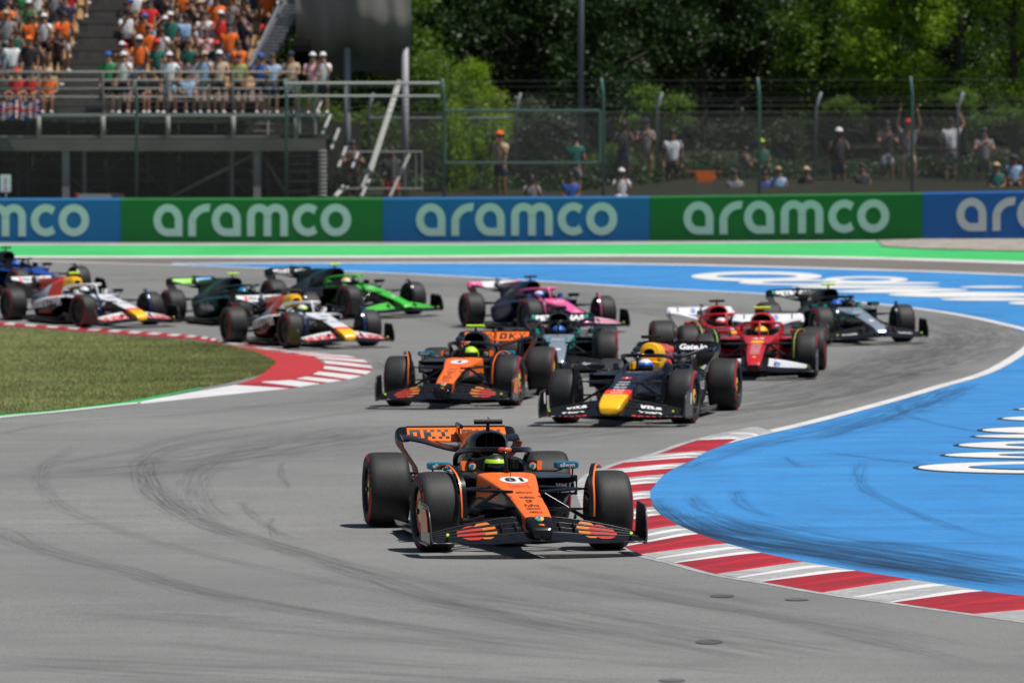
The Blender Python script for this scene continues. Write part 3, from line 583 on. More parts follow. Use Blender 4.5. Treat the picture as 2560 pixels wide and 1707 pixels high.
    for i in range(13):
        y = -.49+.98*i/12; q = abs(y)/.49
        P = [(-4.15, .795+.012*q), (-4.22, .83), (-4.29, .87), (-4.36, .925), (-4.372, .925), (-4.32, .865), (-4.24, .815), (-4.16, .785+.012*q)]
        rings.append([(x, y, z) for x, z in P])
    mb.loft(rings); CM['rw_flap'] = mb.mesh('upper_flap', [None], True, 40); CM['b_rwf'] = mb.bvh()
    mb = MB(); mb.box((-4.37, 0, .932), (.03, .98, .012)); CM['gurney'] = mb.mesh('gurney_strip', [None])
    for s_, nm in ((1, 'L'), (-1, 'R')):
        mb = MB(); rings = []
        for y, dz, gx in ((.49, 0, 0), (.52, .001, .02), (.555, .006, .05), (.58, .020, .08), (.597, .05, .10), (.603, .09, .12)):
            rings.append([(x+(gx if x > -4.25 else -gx*.2), s_*y, max(.79, z-dz)) for x, z in [(-4.15, .807), (-4.22, .83), (-4.29, .87), (-4.36, .932), (-4.378, .932), (-4.34, .865), (-4.30, .800), (-4.16, .792)]])
        mb.loft(rings); CM['rw_tip'+nm] = mb.mesh('wing_tip', [None], True, 50)
        mb = MB(); S = [(.80, .60, -3.89, -4.42), (.75, .585, -3.90, -4.40), (.66, .52, -3.94, -4.36), (.55, .445, -3.98, -4.34), (.45, .42, -3.98, -4.34), (.20, .415, -3.98, -4.34)]
        mb.loft([[(xf, s_*y, z), (xr, s_*y, z), (xr, s_*(y-.014), z), (xf, s_*(y-.014), z)] for z, y, xf, xr in S], lambda k, j: 1 if j == 3 else 0); CM['rw_ep'+nm] = mb.mesh('endplate', [None]*2, True, 50)
    mb = MB(); mb.slab([(-3.9, .01, .70), (-4.2, .01, .78), (-4.3, .01, .90), (-4.15, .01, .95), (-4.05, .01, .84), (-3.85, .01, .78)], [(-3.9, -.01, .70), (-4.2, -.01, .78), (-4.3, -.01, .90), (-4.15, -.01, .95), (-4.05, -.01, .84), (-3.85, -.01, .78)])
    mb.tube([(-3.95, 0, .945), (-4.25, 0, .96)], .022, 8); mb.tube([(-3.95, 0, .72), (-3.9, 0, .5), (-3.95, 0, .3)], .03, 8, flat=.4); CM['rw_pylon'] = mb.mesh('wing_pylon', [None])
    mb = MB(); mb.loft([[(-4.0, -.42+.84*i/8, .44), (-4.2, -.42+.84*i/8, .47), (-4.2, -.42+.84*i/8, .48), (-4.0, -.42+.84*i/8, .455)] for i in range(9)]); CM['beam_wing'] = mb.mesh('beam_wing', [None])
    # halo
    P = [(-2.02, .325, .62), (-1.98, .335, .72), (-1.82, .335, .79), (-1.6, .315, .825), (-1.38, .27, .845), (-1.2, .19, .855), (-1.09, .10, .86), (-1.05, 0, .862)]
    P = P+[(x, -y, z) for x, y, z in P[::-1][1:]]; P = [tuple(q) for q in cr(P, 3)]
    mb = MB(); mb.tube(P, .026, 10); CM['halo'] = mb.mesh('halo', [None], True); b1 = MB(); b1.tube(P, .026, 10); CM['b_halo'] = b1.bvh()
    mb = MB(); mb.tube([(-1.06, 0, .86), (-1.02, 0, .82), (-.97, 0, .74), (-.92, 0, .64)], [.03, .022, .017, .022], 10); CM['halo_pillar'] = mb.mesh('halo_pillar', [None], True)
    mb = MB(); P = [(-1.0+.0*i, .255*cos(a), .65+.13*sin(a)) for i, a in enumerate([pi*j/10 for j in range(11)])]
    Q = [(x-.06, y*1.03, z+.01) for x, y, z in P]
    mb.loft([P, Q], None, (False, False), closed=False); CM['windscreen'] = mb.mesh('windscreen', [None], True)
    # mirrors
    for s_, nm in ((1, 'L'), (-1, 'R')):
        mb = MB(); mb.loft([superring(-1.10, s_*.60, .735, .685, .10, n=16, e=5), superring(-1.13, s_*.60, .745, .675, .112, n=16, e=5), superring(-1.22, s_*.60, .745, .675, .112, n=16, e=5)]); CM['mirror'+nm] = mb.mesh('mirror', [None], True, 40); CM['b_mir'+nm] = mb.bvh()
        mb = MB(); mb.tube([(-1.16, s_*.31, .66), (-1.16, s_*.50, .655), (-1.16, s_*.56, .675)], .008, 6); mb.tube([(-1.17, s_*.66, .675), (-1.2, s_*.66, .60)], .008, 6); CM['mstalk'+nm] = mb.mesh('mirror_stalk', [None], True)
        mb = MB(); mb.loft([[(-1.22, s_*.30, .655), (-1.22, s_*.37, .65), (-1.25, s_*.385, .745), (-1.25, s_*.33, .75)], [(-1.4, s_*.31, .655), (-1.4, s_*.37, .65), (-1.38, s_*.375, .74), (-1.38, s_*.33, .745)]]); CM['winglet'+nm] = mb.mesh('cockpit_winglet', [None])
        # wheel deflector arc
        mb = MB(); e = MB(); N = 16; r_ = .405
        for mm, w0, w1, dr in ((mb, -.035, .006, 0), (e, .006, .022, .0)):
            rings = []
            for i in range(N+1):
                t = i/N; a = radians(-5+122*t); y = .590+.02*t+.26*max(0, t-.35)**1.4; rr = r_+.01*t
                rings.append([(rr*cos(a), s_*(y+w0), .36+rr*sin(a)), (rr*cos(a), s_*(y+w1), .36+rr*sin(a)+.002), ((rr+.014)*cos(a), s_*(y+w1), .36+(rr+.014)*sin(a)), ((rr+.012)*cos(a), s_*(y+w0), .36+(rr+.012)*sin(a))])
            mm.loft(rings)
        CM['vane'+nm] = mb.mesh('wheel_deflector', [None], True, 40); CM['vedge'+nm] = e.mesh('deflector_edge', [None], True, 40)
        # suspension
        arms = {'upper_arm': [((.28, .13, .545), (.0, .60, .555)), ((-.5, .235, .545), (-.05, .60, .55))], 'lower_arm': [((.34, .12, .32), (.02, .62, .25)), ((-.45, .22, .30), (-.03, .62, .23))], 'steering_arm': [((.14, .13, .385), (.12, .60, .375))], 'push_rod': [((-.12, .20, .52), (.0, .58, .29))]}
        for k, L_ in arms.items():
            for i, (p, q) in enumerate(L_):
                mb = MB(); mb.tube([(p[0], s_*p[1], p[2]), ((p[0]+q[0])/2, s_*(p[1]+q[1])/2, (p[2]+q[2])/2), (q[0], s_*q[1], q[2])], [.034 if k != 'push_rod' else .022]*2+[.022], 8, flat=.42 if k != 'push_rod' else .8)
                if k == 'steering_arm': mb.tube([(p[0]*.95+q[0]*.05, s_*(p[1]*.8+q[1]*.2), p[2]*.8+q[2]*.2), (p[0]*.6+q[0]*.4, s_*(p[1]*.6+q[1]*.4), p[2]*.6+q[2]*.4)], .026, 8, flat=.7)
                CM['arm_%s%d%s' % (k, i, nm)] = mb.mesh(k, [None], True, 60)
        for i, (p, q) in enumerate([((-3.2, .18, .50), (-3.6, .58, .52)), ((-3.85, .10, .45), (-3.62, .58, .48)), ((-3.15, .18, .22), (-3.6, .58, .22)), ((-3.9, .1, .24), (-3.62, .58, .22))]):
            mb = MB(); mb.tube([(p[0], s_*p[1], p[2]), (q[0], s_*q[1], q[2])], .022, 8, flat=.5); CM['rarm%d%s' % (i, nm)] = mb.mesh('rear_arm', [None], True, 60)
        for cx, w_ in ((0, .6), (-3.6, .57)):
            mb = MB()
            rg = [[(cx+r_*cos(a), s_*y, .36+r_*sin(a)) for a in [2*pi*j/20 for j in range(20)]] for r_, y in ((.21, w_), (.235, w_+.03), (.235, w_+.08))]
            mb.loft(rg); mb.loft([[(cx+.18, s_*(w_-.03), .28), (cx+.18, s_*(w_+.05), .28), (cx+.18, s_*(w_+.05), .46), (cx+.18, s_*(w_-.03), .46)], [(cx+.02, s_*(w_-.03), .26), (cx+.02, s_*(w_+.05), .26), (cx+.02, s_*(w_+.05), .52), (cx+.02, s_*(w_-.03), .52)]])
            CM['hub%d%s' % (cx < -1, nm)] = mb.mesh('brake_duct', [None], True, 40)
    # camera pod and antenna
    mb = MB(); mb.tube([(-2.12, -.135, 1.075), (-2.12, .135, 1.075)], .024, 10); CM['tcam'] = mb.mesh('camera_pod', [None], True, 50)
    mb = MB(); mb.tube([(-2.15, 0, .97), (-2.13, 0, 1.07)], [.022, .014], 8); mb.tube([(-2.13, 0, 1.09), (-2.13, 0, 1.125)], .004, 5); mb.tube([(-2.13, .012, 1.09), (-2.13, .012, 1.115)], .003, 5); CM['cstalk'] = mb.mesh('camera_stalk', [None], True, 50)
    mb = MB(); mb.tube([(-.62, -.01, .62), (-.60, -.01, .80)], .0035, 5); mb.tube([(-.62, -.01, .615), (-.62, -.01, .63)], [.02, .006], 8); CM['antenna'] = mb.mesh('antenna', [None])
    mb = MB(); mb.box((-1.22, 0, .53), (.04, .28, .14)); CM['swheel'] = mb.mesh('steering_wheel', [None])
    # wheels (outer side +y)
    for nm, w_ in (('F', .345), ('B', .405)):
        h = w_/2; prof = [(.232, h-.035), (.236, h-.012), (.25, h-.003), (.285, h+.002), (.315, h-.004), (.338, h-.018), (.352, h-.04), (.3585, h-.075), (.3605, h-.12), (.3612, 0)]
        mb = MB(); mb.lathe([(r_, -y) for r_, y in prof][:-1]+[(r_, y) for r_, y in prof[::-1]], 56); CM['tyre'+nm] = mb.mesh('tyre', [None], True, 60)
        mb = MB(); mb.lathe([(.233, h-.03), (.228, h-.02), (.220, h-.05), (.215, -h+.05), (.228, -h+.02), (.233, -h+.03)], 40); CM['rim'+nm] = mb.mesh('rim', [None], True, 50)
        mb = MB(); mb.lathe([(.0, h-.026), (.06, h-.027), (.098, h-.034), (.108, h-.038), (.128, h-.041), (.17, h-.040), (.205, h-.040), (.219, h-.045)], 36, lambda k, j: 4 if k < 2 else (5 if k == 2 else (5 if k == 6 else (6 if k == 3 else [0, 1, 2, 3][(j*4//36) % 4]))))
        mb.tube([(0, h-.03, 0), (0, h-.005, 0)], [.03, .018], 10, 5); CM['cover'+nm] = mb.mesh('wheel_cover', [None]*7, True, 50)
        mb = MB()
        for a0, a1 in ((20, 150), (200, 330)):
            n = 24; A = []
            for i in range(n+1):
                a = radians(a0+(a1-a0)*i/n); A.append([(r_*cos(a), y+.0018, r_*sin(a)) for r_, y in ((.338, h-.018), (.327, h-.010), (.315, h-.004))])
            I = mb.pts([p for q in A for p in q])
            for i in range(n):
                for j in range(2): mb.face((I+i*3+j, I+i*3+j+1, I+(i+1)*3+j+1, I+(i+1)*3+j))
        for a0 in (165, 176, 187, -10, 1, 345):   # short marks between the arcs
            A = []
            for a in (a0, a0+3, a0+6):
                a = radians(a); A.append([(r_*cos(a), y+.0018, r_*sin(a)) for r_, y in ((.330, h-.012), (.300, h-.001))])
            I = mb.pts([p for q in A for p in q])
            for i in range(2): mb.face((I+i*2, I+i*2+1, I+(i+1)*2+1, I+(i+1)*2))
        CM['mark'+nm] = mb.mesh('sidewall_stripe', [None], True)
build_car_meshes()

def tyre_mat():
    m = bpy.data.materials.new('tyre_rubber'); m.use_nodes = True; n = m.node_tree; N = n.nodes.new; L = n.links.new; b = n.nodes['Principled BSDF']
    tc = N('ShaderNodeTexCoord'); sx = N('ShaderNodeSeparateXYZ'); L(tc.outputs['Object'], sx.inputs[0])
    an = N('ShaderNodeMath'); an.operation = 'ARCTAN2'; L(sx.outputs[2], an.inputs[0]); L(sx.outputs[0], an.inputs[1])
    cb_ = N('ShaderNodeCombineXYZ'); m1 = N('ShaderNodeMath'); m1.operation = 'MULTIPLY'; m1.inputs[1].default_value = 3; L(an.outputs[0], m1.inputs[0])
    m2 = N('ShaderNodeMath'); m2.operation = 'MULTIPLY'; m2.inputs[1].default_value = 55; L(sx.outputs[1], m2.inputs[0]); L(m1.outputs[0], cb_.inputs[0]); L(m2.outputs[0], cb_.inputs[1])
    t = N('ShaderNodeTexNoise'); t.inputs['Scale'].default_value = 1; t.inputs['Detail'].default_value = 6; L(cb_.outputs[0], t.inputs[0])
    t2 = N('ShaderNodeTexNoise'); t2.inputs['Scale'].default_value = 9; t2.inputs['Detail'].default_value = 4; L(tc.outputs['Object'], t2.inputs[0])
    r = N('ShaderNodeMapRange'); r.inputs[1].default_value = .35; r.inputs[2].default_value = .75; L(t.outputs[0], r.inputs[0])
    mx = N('ShaderNodeMix'); mx.data_type = 'RGBA'; mx.inputs[6].default_value = (.012, .012, .013, 1); mx.inputs[7].default_value = (.042, .042, .042, 1)
    mu = N('ShaderNodeMath'); mu.operation = 'MULTIPLY'; L(r.outputs[0], mu.inputs[0]); L(t2.outputs[0], mu.inputs[1]); L(mu.outputs[0], mx.inputs[0])
    L(mx.outputs[2], b.inputs['Base Color']); b.inputs['Roughness'].default_value = .62; b.inputs['Specular IOR Level'].default_value = .45
    bp = N('ShaderNodeBump'); bp.inputs['Strength'].default_value = .25; bp.inputs['Distance'].default_value = .003; L(t.outputs[0], bp.inputs['Height']); L(bp.outputs[0], b.inputs['Normal'])
    return m
M_tyre = tyre_mat()
CARB = mat('carbon_black', (.008, .008, .009), .17, spec=.36, noise=(14, .5, (1, 1, 1)))
CARBM = mat('matt_black', (.010, .010, .0105), .5, spec=.3)
DARK = mat('shadow_black', (.003, .003, .003), .9, spec=.1)
def paint(name, col, rough=.38, coat=.15): return mat('paint_'+name, col, rough, 0, coat, noise=(3, .06, (1, 1, 1)))
ORANGE = paint('orange', (.95, .165, .012)); NAVY = paint('navy', (.006, .010, .026)); YEL = paint('yellow', (.95, .50, .008)); REDO = paint('red_orange', (.95, .05, .012))
ROSSO = paint('red', (.52, .010, .018)); WHT = paint('white', (.72, .73, .76)); SILV = mat('paint_silver', (.36, .42, .50), .28, .35, .4); TEAL = paint('teal', (.0, .28, .24)); BLUT = paint('petrol_blue', (.0, .15, .24))
PINK = paint('pink', (.85, .12, .34)); DNAVY = paint('deep_navy', (.012, .022, .075)); KGRN = paint('bright_green', (.05, .52, .04)); BGRN = paint('dark_green', (.0, .055, .05)); LIME = mat('fluo_lime', (.52, .85, .02), .4, coat=.3)
BLUE = paint('royal_blue', (.01, .06, .35)); CREAM = paint('pale_pink', (.75, .50, .55)); GRN = mat('print_green', (.02, .26, .06), .45); REDP = mat('print_red', (.72, .03, .03), .45); YELP = mat('print_yellow', (.9, .42, .03), .45); BLUP = mat('print_blue', (.02, .12, .55), .45)
WP = mat('print_white', (.75, .75, .75), .5); BP = mat('print_black', (.012, .012, .014), .5); GREYP = mat('print_grey', (.16, .16, .18), .5); ORP = mat('print_amber', (.60, .17, .02), .5); MREDP = mat('print_vermilion', (.48, .032, .018), .5)
STRIPE = mat('sidewall_red', (.42, .012, .03), .55); METAL = mat('grey_metal', (.35, .35, .36), .3, .9); GLASSD = mat('dark_visor', (.01, .012, .02), .08, coat=.6); BRNZ = mat('bronze_film', (.20, .07, .035), .6, spec=.2)
def skin_mesh(name, joints, edges, root=0, sub=1):
    me = bpy.data.meshes.new(name); me.from_pydata([j[0] for j in joints], edges, []); ob = bpy.data.objects.new(name, me); COL.objects.link(ob)
    sk = ob.modifiers.new('s', 'SKIN')
    for i, j in enumerate(joints):
        r = j[1] if isinstance(j[1], tuple) else (j[1], j[1]); me.skin_vertices[0].data[i].radius = r; me.skin_vertices[0].data[i].use_root = (i == root)
    if sub: ms = ob.modifiers.new('u', 'SUBSURF'); ms.levels = sub; ms.render_levels = sub
    bpy.context.view_layer.update(); ev = ob.evaluated_get(bpy.context.evaluated_depsgraph_get()); out = bpy.data.meshes.new_from_object(ev)
    out.name = name; bpy.data.objects.remove(ob); bpy.data.meshes.remove(me); out.polygons.foreach_set('use_smooth', [True]*len(out.polygons))
    if not out.materials: out.materials.append(None)
    return out
def build_driver_meshes():
    J = [((-1.95, 0, .20), .14), ((-1.84, 0, .36), .14), ((-1.76, 0, .48), (.13, .17)), ((-1.70, 0, .57), .065), ((-1.64, 0, .64), .07)]; E_ = [(0, 1), (1, 2), (2, 3), (3, 4)]
    for s_ in (1, -1):
        b = len(J); J += [((-1.73, s_*.17, .52), .065), ((-1.50, s_*.235, .46), .048), ((-1.26, s_*.145, .53), .034), ((-1.20, s_*.13, .56), .04)]; E_ += [(2, b), (b, b+1), (b+1, b+2), (b+2, b+3)]
        b = len(J); J += [((-1.75, s_*.09, .24), .085), ((-1.3, s_*.10, .34), .065)]; E_ += [(0, b), (b, b+1)]
    CM['driver'] = skin_mesh('person', J, E_, 1)
    mb = MB(); n = 24; m_ = 14; rings = []
    for i in range(1, m_):
        a = -pi/2+pi*i/m_; rings.append([(-1.625+.128*cos(a)*cos(t)*(1.08 if cos(t) > 0 else 1.0), .118*cos(a)*sin(t), .668+.128*sin(a)*(1 if a > -.9 else .9)) for t in [2*pi*j/n for j in range(n)]])
    mb.loft(rings, lambda k, j: 1 if k >= m_-5 else (2 if k <= 4 else 0)); CM['helmet'] = mb.mesh('helmet', [None]*3, True)
    mb = MB(); rings = []
    for z, rr in ((-.035, .1305), (-.01, .133), (.02, .133), (.045, .1305)):
        a = math.asin(z/.128); rings.append([(-1.623+.131*cos(a)*cos(t)*1.08, .121*cos(a)*sin(t), .668+z) for t in np.linspace(-1.25, 1.25, 15)])
    mb.loft(rings, None, (False, False), closed=False); CM['visor'] = mb.mesh('visor', [None], True)
build_driver_meshes()

def make_car(L):
    px, py, th = L['pos']; X, Y = at(px, py); th = radians(th)
    hx, hy = sin(th), -cos(th)                              # heading: towards the camera, turned to the picture's right
    rx, ry = X-3.6*hx, Y-3.6*hy; zf, zr = g1(X, Y), g1(rx, ry); lx, ly = -hy, hx
    zl, zq = g1(X+lx*.8, Y+ly*.8), g1(X-lx*.8, Y-ly*.8); z0 = (zl+zq)/2
    f = Vector((X-rx, Y-ry, z0-zr)).normalized(); l = Vector((lx*1.6, ly*1.6, zl-zq)).normalized(); u = f.cross(l).normalized(); l = u.cross(f)
    M = Matrix((f, l, u)).transposed().to_4x4(); M.translation = Vector((X, Y, z0+.001))
    c = empty('racing_car'); c.matrix_world = M; c['label'] = L['label']; c['category'] = 'racing car'; c['group'] = 'racing cars on the opening lap'
    g = L.get; A = lambda nm, key, mats, par=c, **k: share(nm, CM[key], par, mats, **k)
    top, side = L['top'], L['side']
    ch = A('chassis', 'chassis'+g('var', ''), [top, side, g('tip', top), g('tip2', top), g('shoulder', top)])
    ck = A('cockpit_surround', 'cockpit_surround', [g('cock', top), g('cockin', CARBM)]); A('headrest', 'headrest', [g('rest', CARBM)])
    en = A('engine_cover', 'engine_cover'+g('var', ''), [g('eng', top), g('airbox', CARB), g('englow', side), DARK, g('eng2', g('eng', top))]); (A('intake_strut', 'intake_strut', [CARBM], en) if not g('var') else None); A('shark_fin', 'shark_fin', [g('fin', g('eng', top))])
    pods = {}
    for s_ in 'LR': pods[s_] = A('sidepod', 'sidepod'+s_, [g('podtop', side), g('pod', side), DARK, g('podlow', g('pod', side))])
    A('floor', 'floor', [CARB])
    fwo = empty('front_wing'); fwo.parent = c; fw_eps = {}
    for s_ in 'LR':
        for k in range(4): A('wing_element', 'flap%d%s' % (k, s_), [(g('fw') or [CARB]*4)[k], CARB], fwo); A('flap_highlight', 'wedge%d%s' % (k, s_), [mat('flap_highlight_grey', (.07, .07, .075), .3)], fwo)
        fw_eps[s_] = A('endplate', 'endplate'+s_, [g('ep', CARB)], fwo); A('endplate_edge', 'epedge'+s_, [mat('edge_highlight_grey', (.05, .05, .055), .3)], fwo); A('footplate', 'footplate'+s_, [CARB], fwo); A('flap_bracket', 'bracket0'+s_, [CARBM], fwo); A('flap_bracket', 'bracket1'+s_, [CARBM], fwo); A('tyre_sensor', 'sensor'+s_, [CARBM, LIME], fwo)
    rw = empty('rear_wing'); rw.parent = c
    A('main_plane', 'rw_main', [g('rwm', CARB)], rw); A('upper_flap', 'rw_flap', [g('rw', CARB)], rw); A('gurney_strip', 'gurney', [g('rwm', CARB)], rw); A('wing_pylon', 'rw_pylon', [CARB], rw); A('beam_wing', 'beam_wing', [CARB], rw)
    for s_ in 'LR': A('wing_tip', 'rw_tip'+s_, [g('rwtip', CARB)], rw); A('endplate', 'rw_ep'+s_, [g('rwep', CARB), g('rwepi', CARB)], rw)
    ha = A('halo', 'halo', [g('halo', CARB)]); A('halo_pillar', 'halo_pillar', [g('halop', g('halo', CARB))], ha)
    mir = {}
    for s_ in 'LR':
        mir[s_] = A('mirror', 'mirror'+s_, [g('mir', CARB)]); A('mirror_stalk', 'mstalk'+s_, [CARB], mir[s_]); A('cockpit_winglet', 'winglet'+s_, [g('wl', CARB)])
        v = A('wheel_deflector', 'vane'+s_, [CARB]); A('deflector_edge', 'vedge'+s_, [g('vane', CARB)], v)
        sp = empty('front_suspension'); sp.parent = c
        for k in ('upper_arm0', 'upper_arm1', 'lower_arm0', 'lower_arm1', 'steering_arm0', 'push_rod0'): A(k[:-1], 'arm_'+k+s_, [CARB], sp)
        sp = empty('rear_suspension'); sp.parent = c
        for k in range(4): A('rear_arm', 'rarm%d%s' % (k, s_), [CARB], sp)
        A('brake_duct', 'hub0'+s_, [CARBM]); A('brake_duct', 'hub1'+s_, [CARBM])
    cs = A('camera_pod', 'tcam', [LIME if g('second') else CARBM]); A('camera_stalk', 'cstalk', [CARBM], cs); A('antenna', 'antenna', [CARBM]); A('steering_wheel', 'swheel', [CARBM])
    wc = g('wc', [CARBM]*7)
    for (x, y, k) in ((0, .80, 'F'), (0, -.80, 'F'), (-3.6, .7875, 'B'), (-3.6, -.7875, 'B')):
        wo = empty('wheel'); wo.parent = c; wo.location = (x, y, .3605); rz = (0 if y > 0 else pi)+(radians(g('steer', 0)) if k == 'F' else 0)
        wo.rotation_euler = (0, 0, rz); sp = R.uniform(0, 6.28)
        for nm, key, ms in (('tyre', 'tyre', [M_tyre]), ('rim', 'rim', [CARB]), ('wheel_cover', 'cover', wc), ('sidewall_stripe', 'mark', [STRIPE])): A(nm, key+k, ms, wo, rot=(0, sp, 0))
    # driver
    d = share('person', CM['driver'], None, [g('suit', BP)], label=L['dlabel'], category='person', group='drivers in the racing cars'); d.matrix_world = M
    hm = share('helmet', CM['helmet'], d, list(g('helm', (LIME, LIME, LIME)))); share('visor', CM['visor'], hm, [GLASSD])
    # decals
    def D(shape, o, u, v, b, m, par=c, nm='lettering', off=.004, **k):
        if b == 'b_fw' and nm == 'lettering': k['fine'] = True
        return decal(nm, shape, o, u, v, CM[b] if b else None, m, par, off, **k)
    if g('decals'): g('decals')(c, D, dict(ch=ch, en=en, pods=pods, fw=fwo, rw=rw, ha=ha, mir=mir, ep=fw_eps, ck=ck, hm=hm))
    return c
FU, FV = (0, 1, 0), (-1, 0, .25)        # as read from ahead on nearly level surfaces
def mclaren(num):
    def f(c, D, p):
        ch, rw, fw = p['ch'], p['rw'], p['fw']; zd = (-1, 0, .12)
        D(disc2d(.5, 28, 4, .26, .36), (-.46, 0, .7), FU, zd, 'b_chassis', WP, ch, 'number_roundel')
        D(fit(num, h=.20, bold=.03, w=.17 if len(num) > 1 else .08), (-.46, 0, .7), FU, zd, 'b_chassis', BP, ch, off=.007)
        for s_, x, w_, h_, m_ in (('Hilton', -.14, .13, .085, REDP), ('allwyn', .16, .15, .10, BP), ('webex', .34, .14, .09, BP), ('DP', .50, .055, .11, BP), ('FxPro', .66, .13, .10, BP), ('DEWALT', .78, .13, .07, BP), ('PIRELLI', .90, .11, .06, BP)):
            D(fit(s_, w=w_, h=h_, bold=.01), (x, 0, .7), FU, zd, 'b_chassis', m_, ch)
        for sg in (1, -1): D(rect2d(.006, .24, 1, 3), (-.14, sg*.085, .7), FU, zd, 'b_chassis', REDP, ch, 'print')
        for r_, m_, o_ in ((.042, GRN, .004), (.0, None, 0)):
            if m_: D(disc2d(r_, 20, 3, 1, 1.8), (1.07, 0, .5), FU, zd, 'b_chassis', m_, ch, 'emblem', o_)
        V, F = disc2d(.042, 24, 3, 1, 1.8); F3 = [f_ for f_ in F if V[f_[0]][1] > .02]; D((V, F3), (1.07, 0, .5), FU, zd, 'b_chassis', REDP, ch, 'emblem', .005); F3 = [f_ for f_ in F if V[f_[0]][1] <= .02 and V[f_[0]][0] > .005]; D((V, F3), (1.07, 0, .5), FU, zd, 'b_chassis', YELP, ch, 'emblem', .005)
        D(disc2d(.022, 16, 2, 1, 1.8), (1.07, 0, .5), FU, zd, 'b_chassis', WP, ch, 'emblem', .007); D(disc2d(.017, 16, 2, 1, 1.8), (1.07, 0, .5), FU, zd, 'b_chassis', BLUP, ch, 'emblem', .009)
        D(([(-.03, .012), (.01, .02), (.03, .008), (.022, -.012), (.012, -.004), (-.01, .002)], [(0, 1, 5), (1, 2, 4, 5), (2, 3, 4)]), (1.16, 0, .28), (0, 1, 0), (-.5, 0, .8), 'b_chassis', ORANGE, ch, 'emblem', .004)
        D(disc2d(.012, 12, 2, 1.4, .6), (1.3, 0, .20), (0, 1, 0), (0, 0, 1), 'b_chassis', DARK, ch, 'emblem', .004)
        for sg in (1, -1):      # overlapping discs on the wing, red outboard, amber inboard
            n = (.55, 0, .84); v_ = Vector((-.84, 0, .55))
            share('emblem', CM['disc_orange'+('L' if sg > 0 else 'R')], fw, [ORP]); share('emblem', CM['disc_red'+('L' if sg > 0 else 'R')], fw, [MREDP])
            ep = p['ep']['L' if sg > 0 else 'R']; A = [(.99, .23), (.62, .20), (.60, .43), (.88, .425), (.95, .37)]
            e = MB(); e.slab([(x, sg*(.994+.03*(z-.1)), z) for x, z in A], [(x, sg*(.989+.03*(z-.1)), z) for x, z in A]); e.build('endplate_panel', ORANGE, ep)
            k = 'L' if sg > 0 else 'R'; D(fit('allwyn', w=.14, h=.05, bold=.03), (-1.0, sg*.60, .71), FU, (0, 0, 1), 'b_mir'+k, WP, p['mir'][k], reach=.3)
            # round emblem on the panels beside the cockpit
            for r_, m_, o_ in ((.036, GRN, .004), (.022, WP, .007), (.017, BLUP, .009)): D(disc2d(r_, 20, 2), (-1.20, sg*.285, .705), FU, (-.15, 0, 1), None, m_, p['ck'], 'emblem', o_)
            V, F = disc2d(.036, 24, 3); D((V, [f_ for f_ in F if V[f_[0]][1] > .012]), (-1.20, sg*.285, .705), FU, (-.15, 0, 1), None, REDP, p['ck'], 'emblem', .005); D((V, [f_ for f_ in F if V[f_[0]][1] <= .012 and V[f_[0]][0] > 0]), (-1.20, sg*.285, .705), FU, (-.15, 0, 1), None, YELP, p['ck'], 'emblem', .005)
            e = MB(); e.box((-1.23, sg*.285, .70), (.03, .09, .10)); e.build('cockpit_panel', CARB, p['ck'])
            D(fit('VELO', w=.20, h=.13, bold=.05), (-1.35, sg*.62, .505), FU, (0, 0, 1), None, WP, p['pods'][k], off=.004)
            D(rect2d(.9, .10, 8, 2), (-2.15, sg*.9, .30), ((-1, 0, 0) if sg > 0 else (1, 0, 0)), (0, 0, 1), 'b_pod'+k, ORANGE, p['pods'][k], 'print', off=.006)
        D(disc2d(.030, 20, 3, 1.2, .8), (-1.0, -.028, .862), FU, (0, 0, 1), 'b_halo', MREDP, p['ha'], 'emblem', .005, reach=.3); D(disc2d(.030, 20, 3, 1.2, .8), (-1.0, .028, .862), FU, (0, 0, 1), 'b_halo', ORP, p['ha'], 'emblem', .007, reach=.3)
        n = (.7, 0, .7)
        def blk(y, z, w_, h_, m_=BP): D(rect2d(w_, h_, 2, 2), (-3.9, y, z), FU, (0, 0, 1), 'b_rwf', m_, rw, 'print', .004, reach=.9)
        q = .021; z0 = .862
        def pat(y0, rows, sx=.040):
            for j, r_ in enumerate(rows):
                for i, ch_ in enumerate(r_):
                    if ch_ == '#': blk(y0+sx*i, z0+(len(rows)/2-j-.5)*q, sx*1.0, q)
        for y0 in (-.45, .07):
            pat(y0, ['###', '# #', '# #', '###'], .036); pat(y0+.14, ['# #', '## ', '## ', '# #'], .036); pat(y0+.28, ['# #', ' # ', ' # ', '# #'], .036)
    return f
TW = [REDP, YELP, GRN, REDP, LIME, CARB, BLUP]
CARS = [
 dict(pos=(1304, 1374, 8.5), steer=3, top=ORANGE, side=CARB, tip=CARB, shoulder=ORANGE, cock=CARB, eng=ORANGE, airbox=CARB, englow=CARB, podtop=CARB, pod=NAVY, rw=ORANGE, rwep=BRNZ, rwepi=ORANGE, mir=BLUT, wl=ORANGE, vane=ORANGE, wc=TW, suit=mat('suit_black', (.02, .02, .025), .8),
  helm=(LIME, BP, REDP), decals=mclaren('81'), label='orange and black racing car leading the field, number 81 on its nose', dlabel='person driving the leading orange car, lime, black and red helmet'),
 dict(pos=(1137, 1014, -8), steer=-2, second=1, top=ORANGE, side=CARB, tip=CARB, shoulder=ORANGE, cock=CARB, eng=ORANGE, airbox=CARB, englow=CARB, podtop=CARB, pod=NAVY, rw=ORANGE, rwep=BRNZ, rwepi=ORANGE, mir=BLUT, wl=ORANGE, vane=ORANGE, wc=TW, suit=ORANGE,
  helm=(LIME, LIME, LIME), decals=mclaren('4'), label='orange and black racing car behind the leader, with a lime camera pod on top', dlabel='person driving the second orange car, plain lime helmet'),
]
def txt(s, **k): return fit(s, **k)
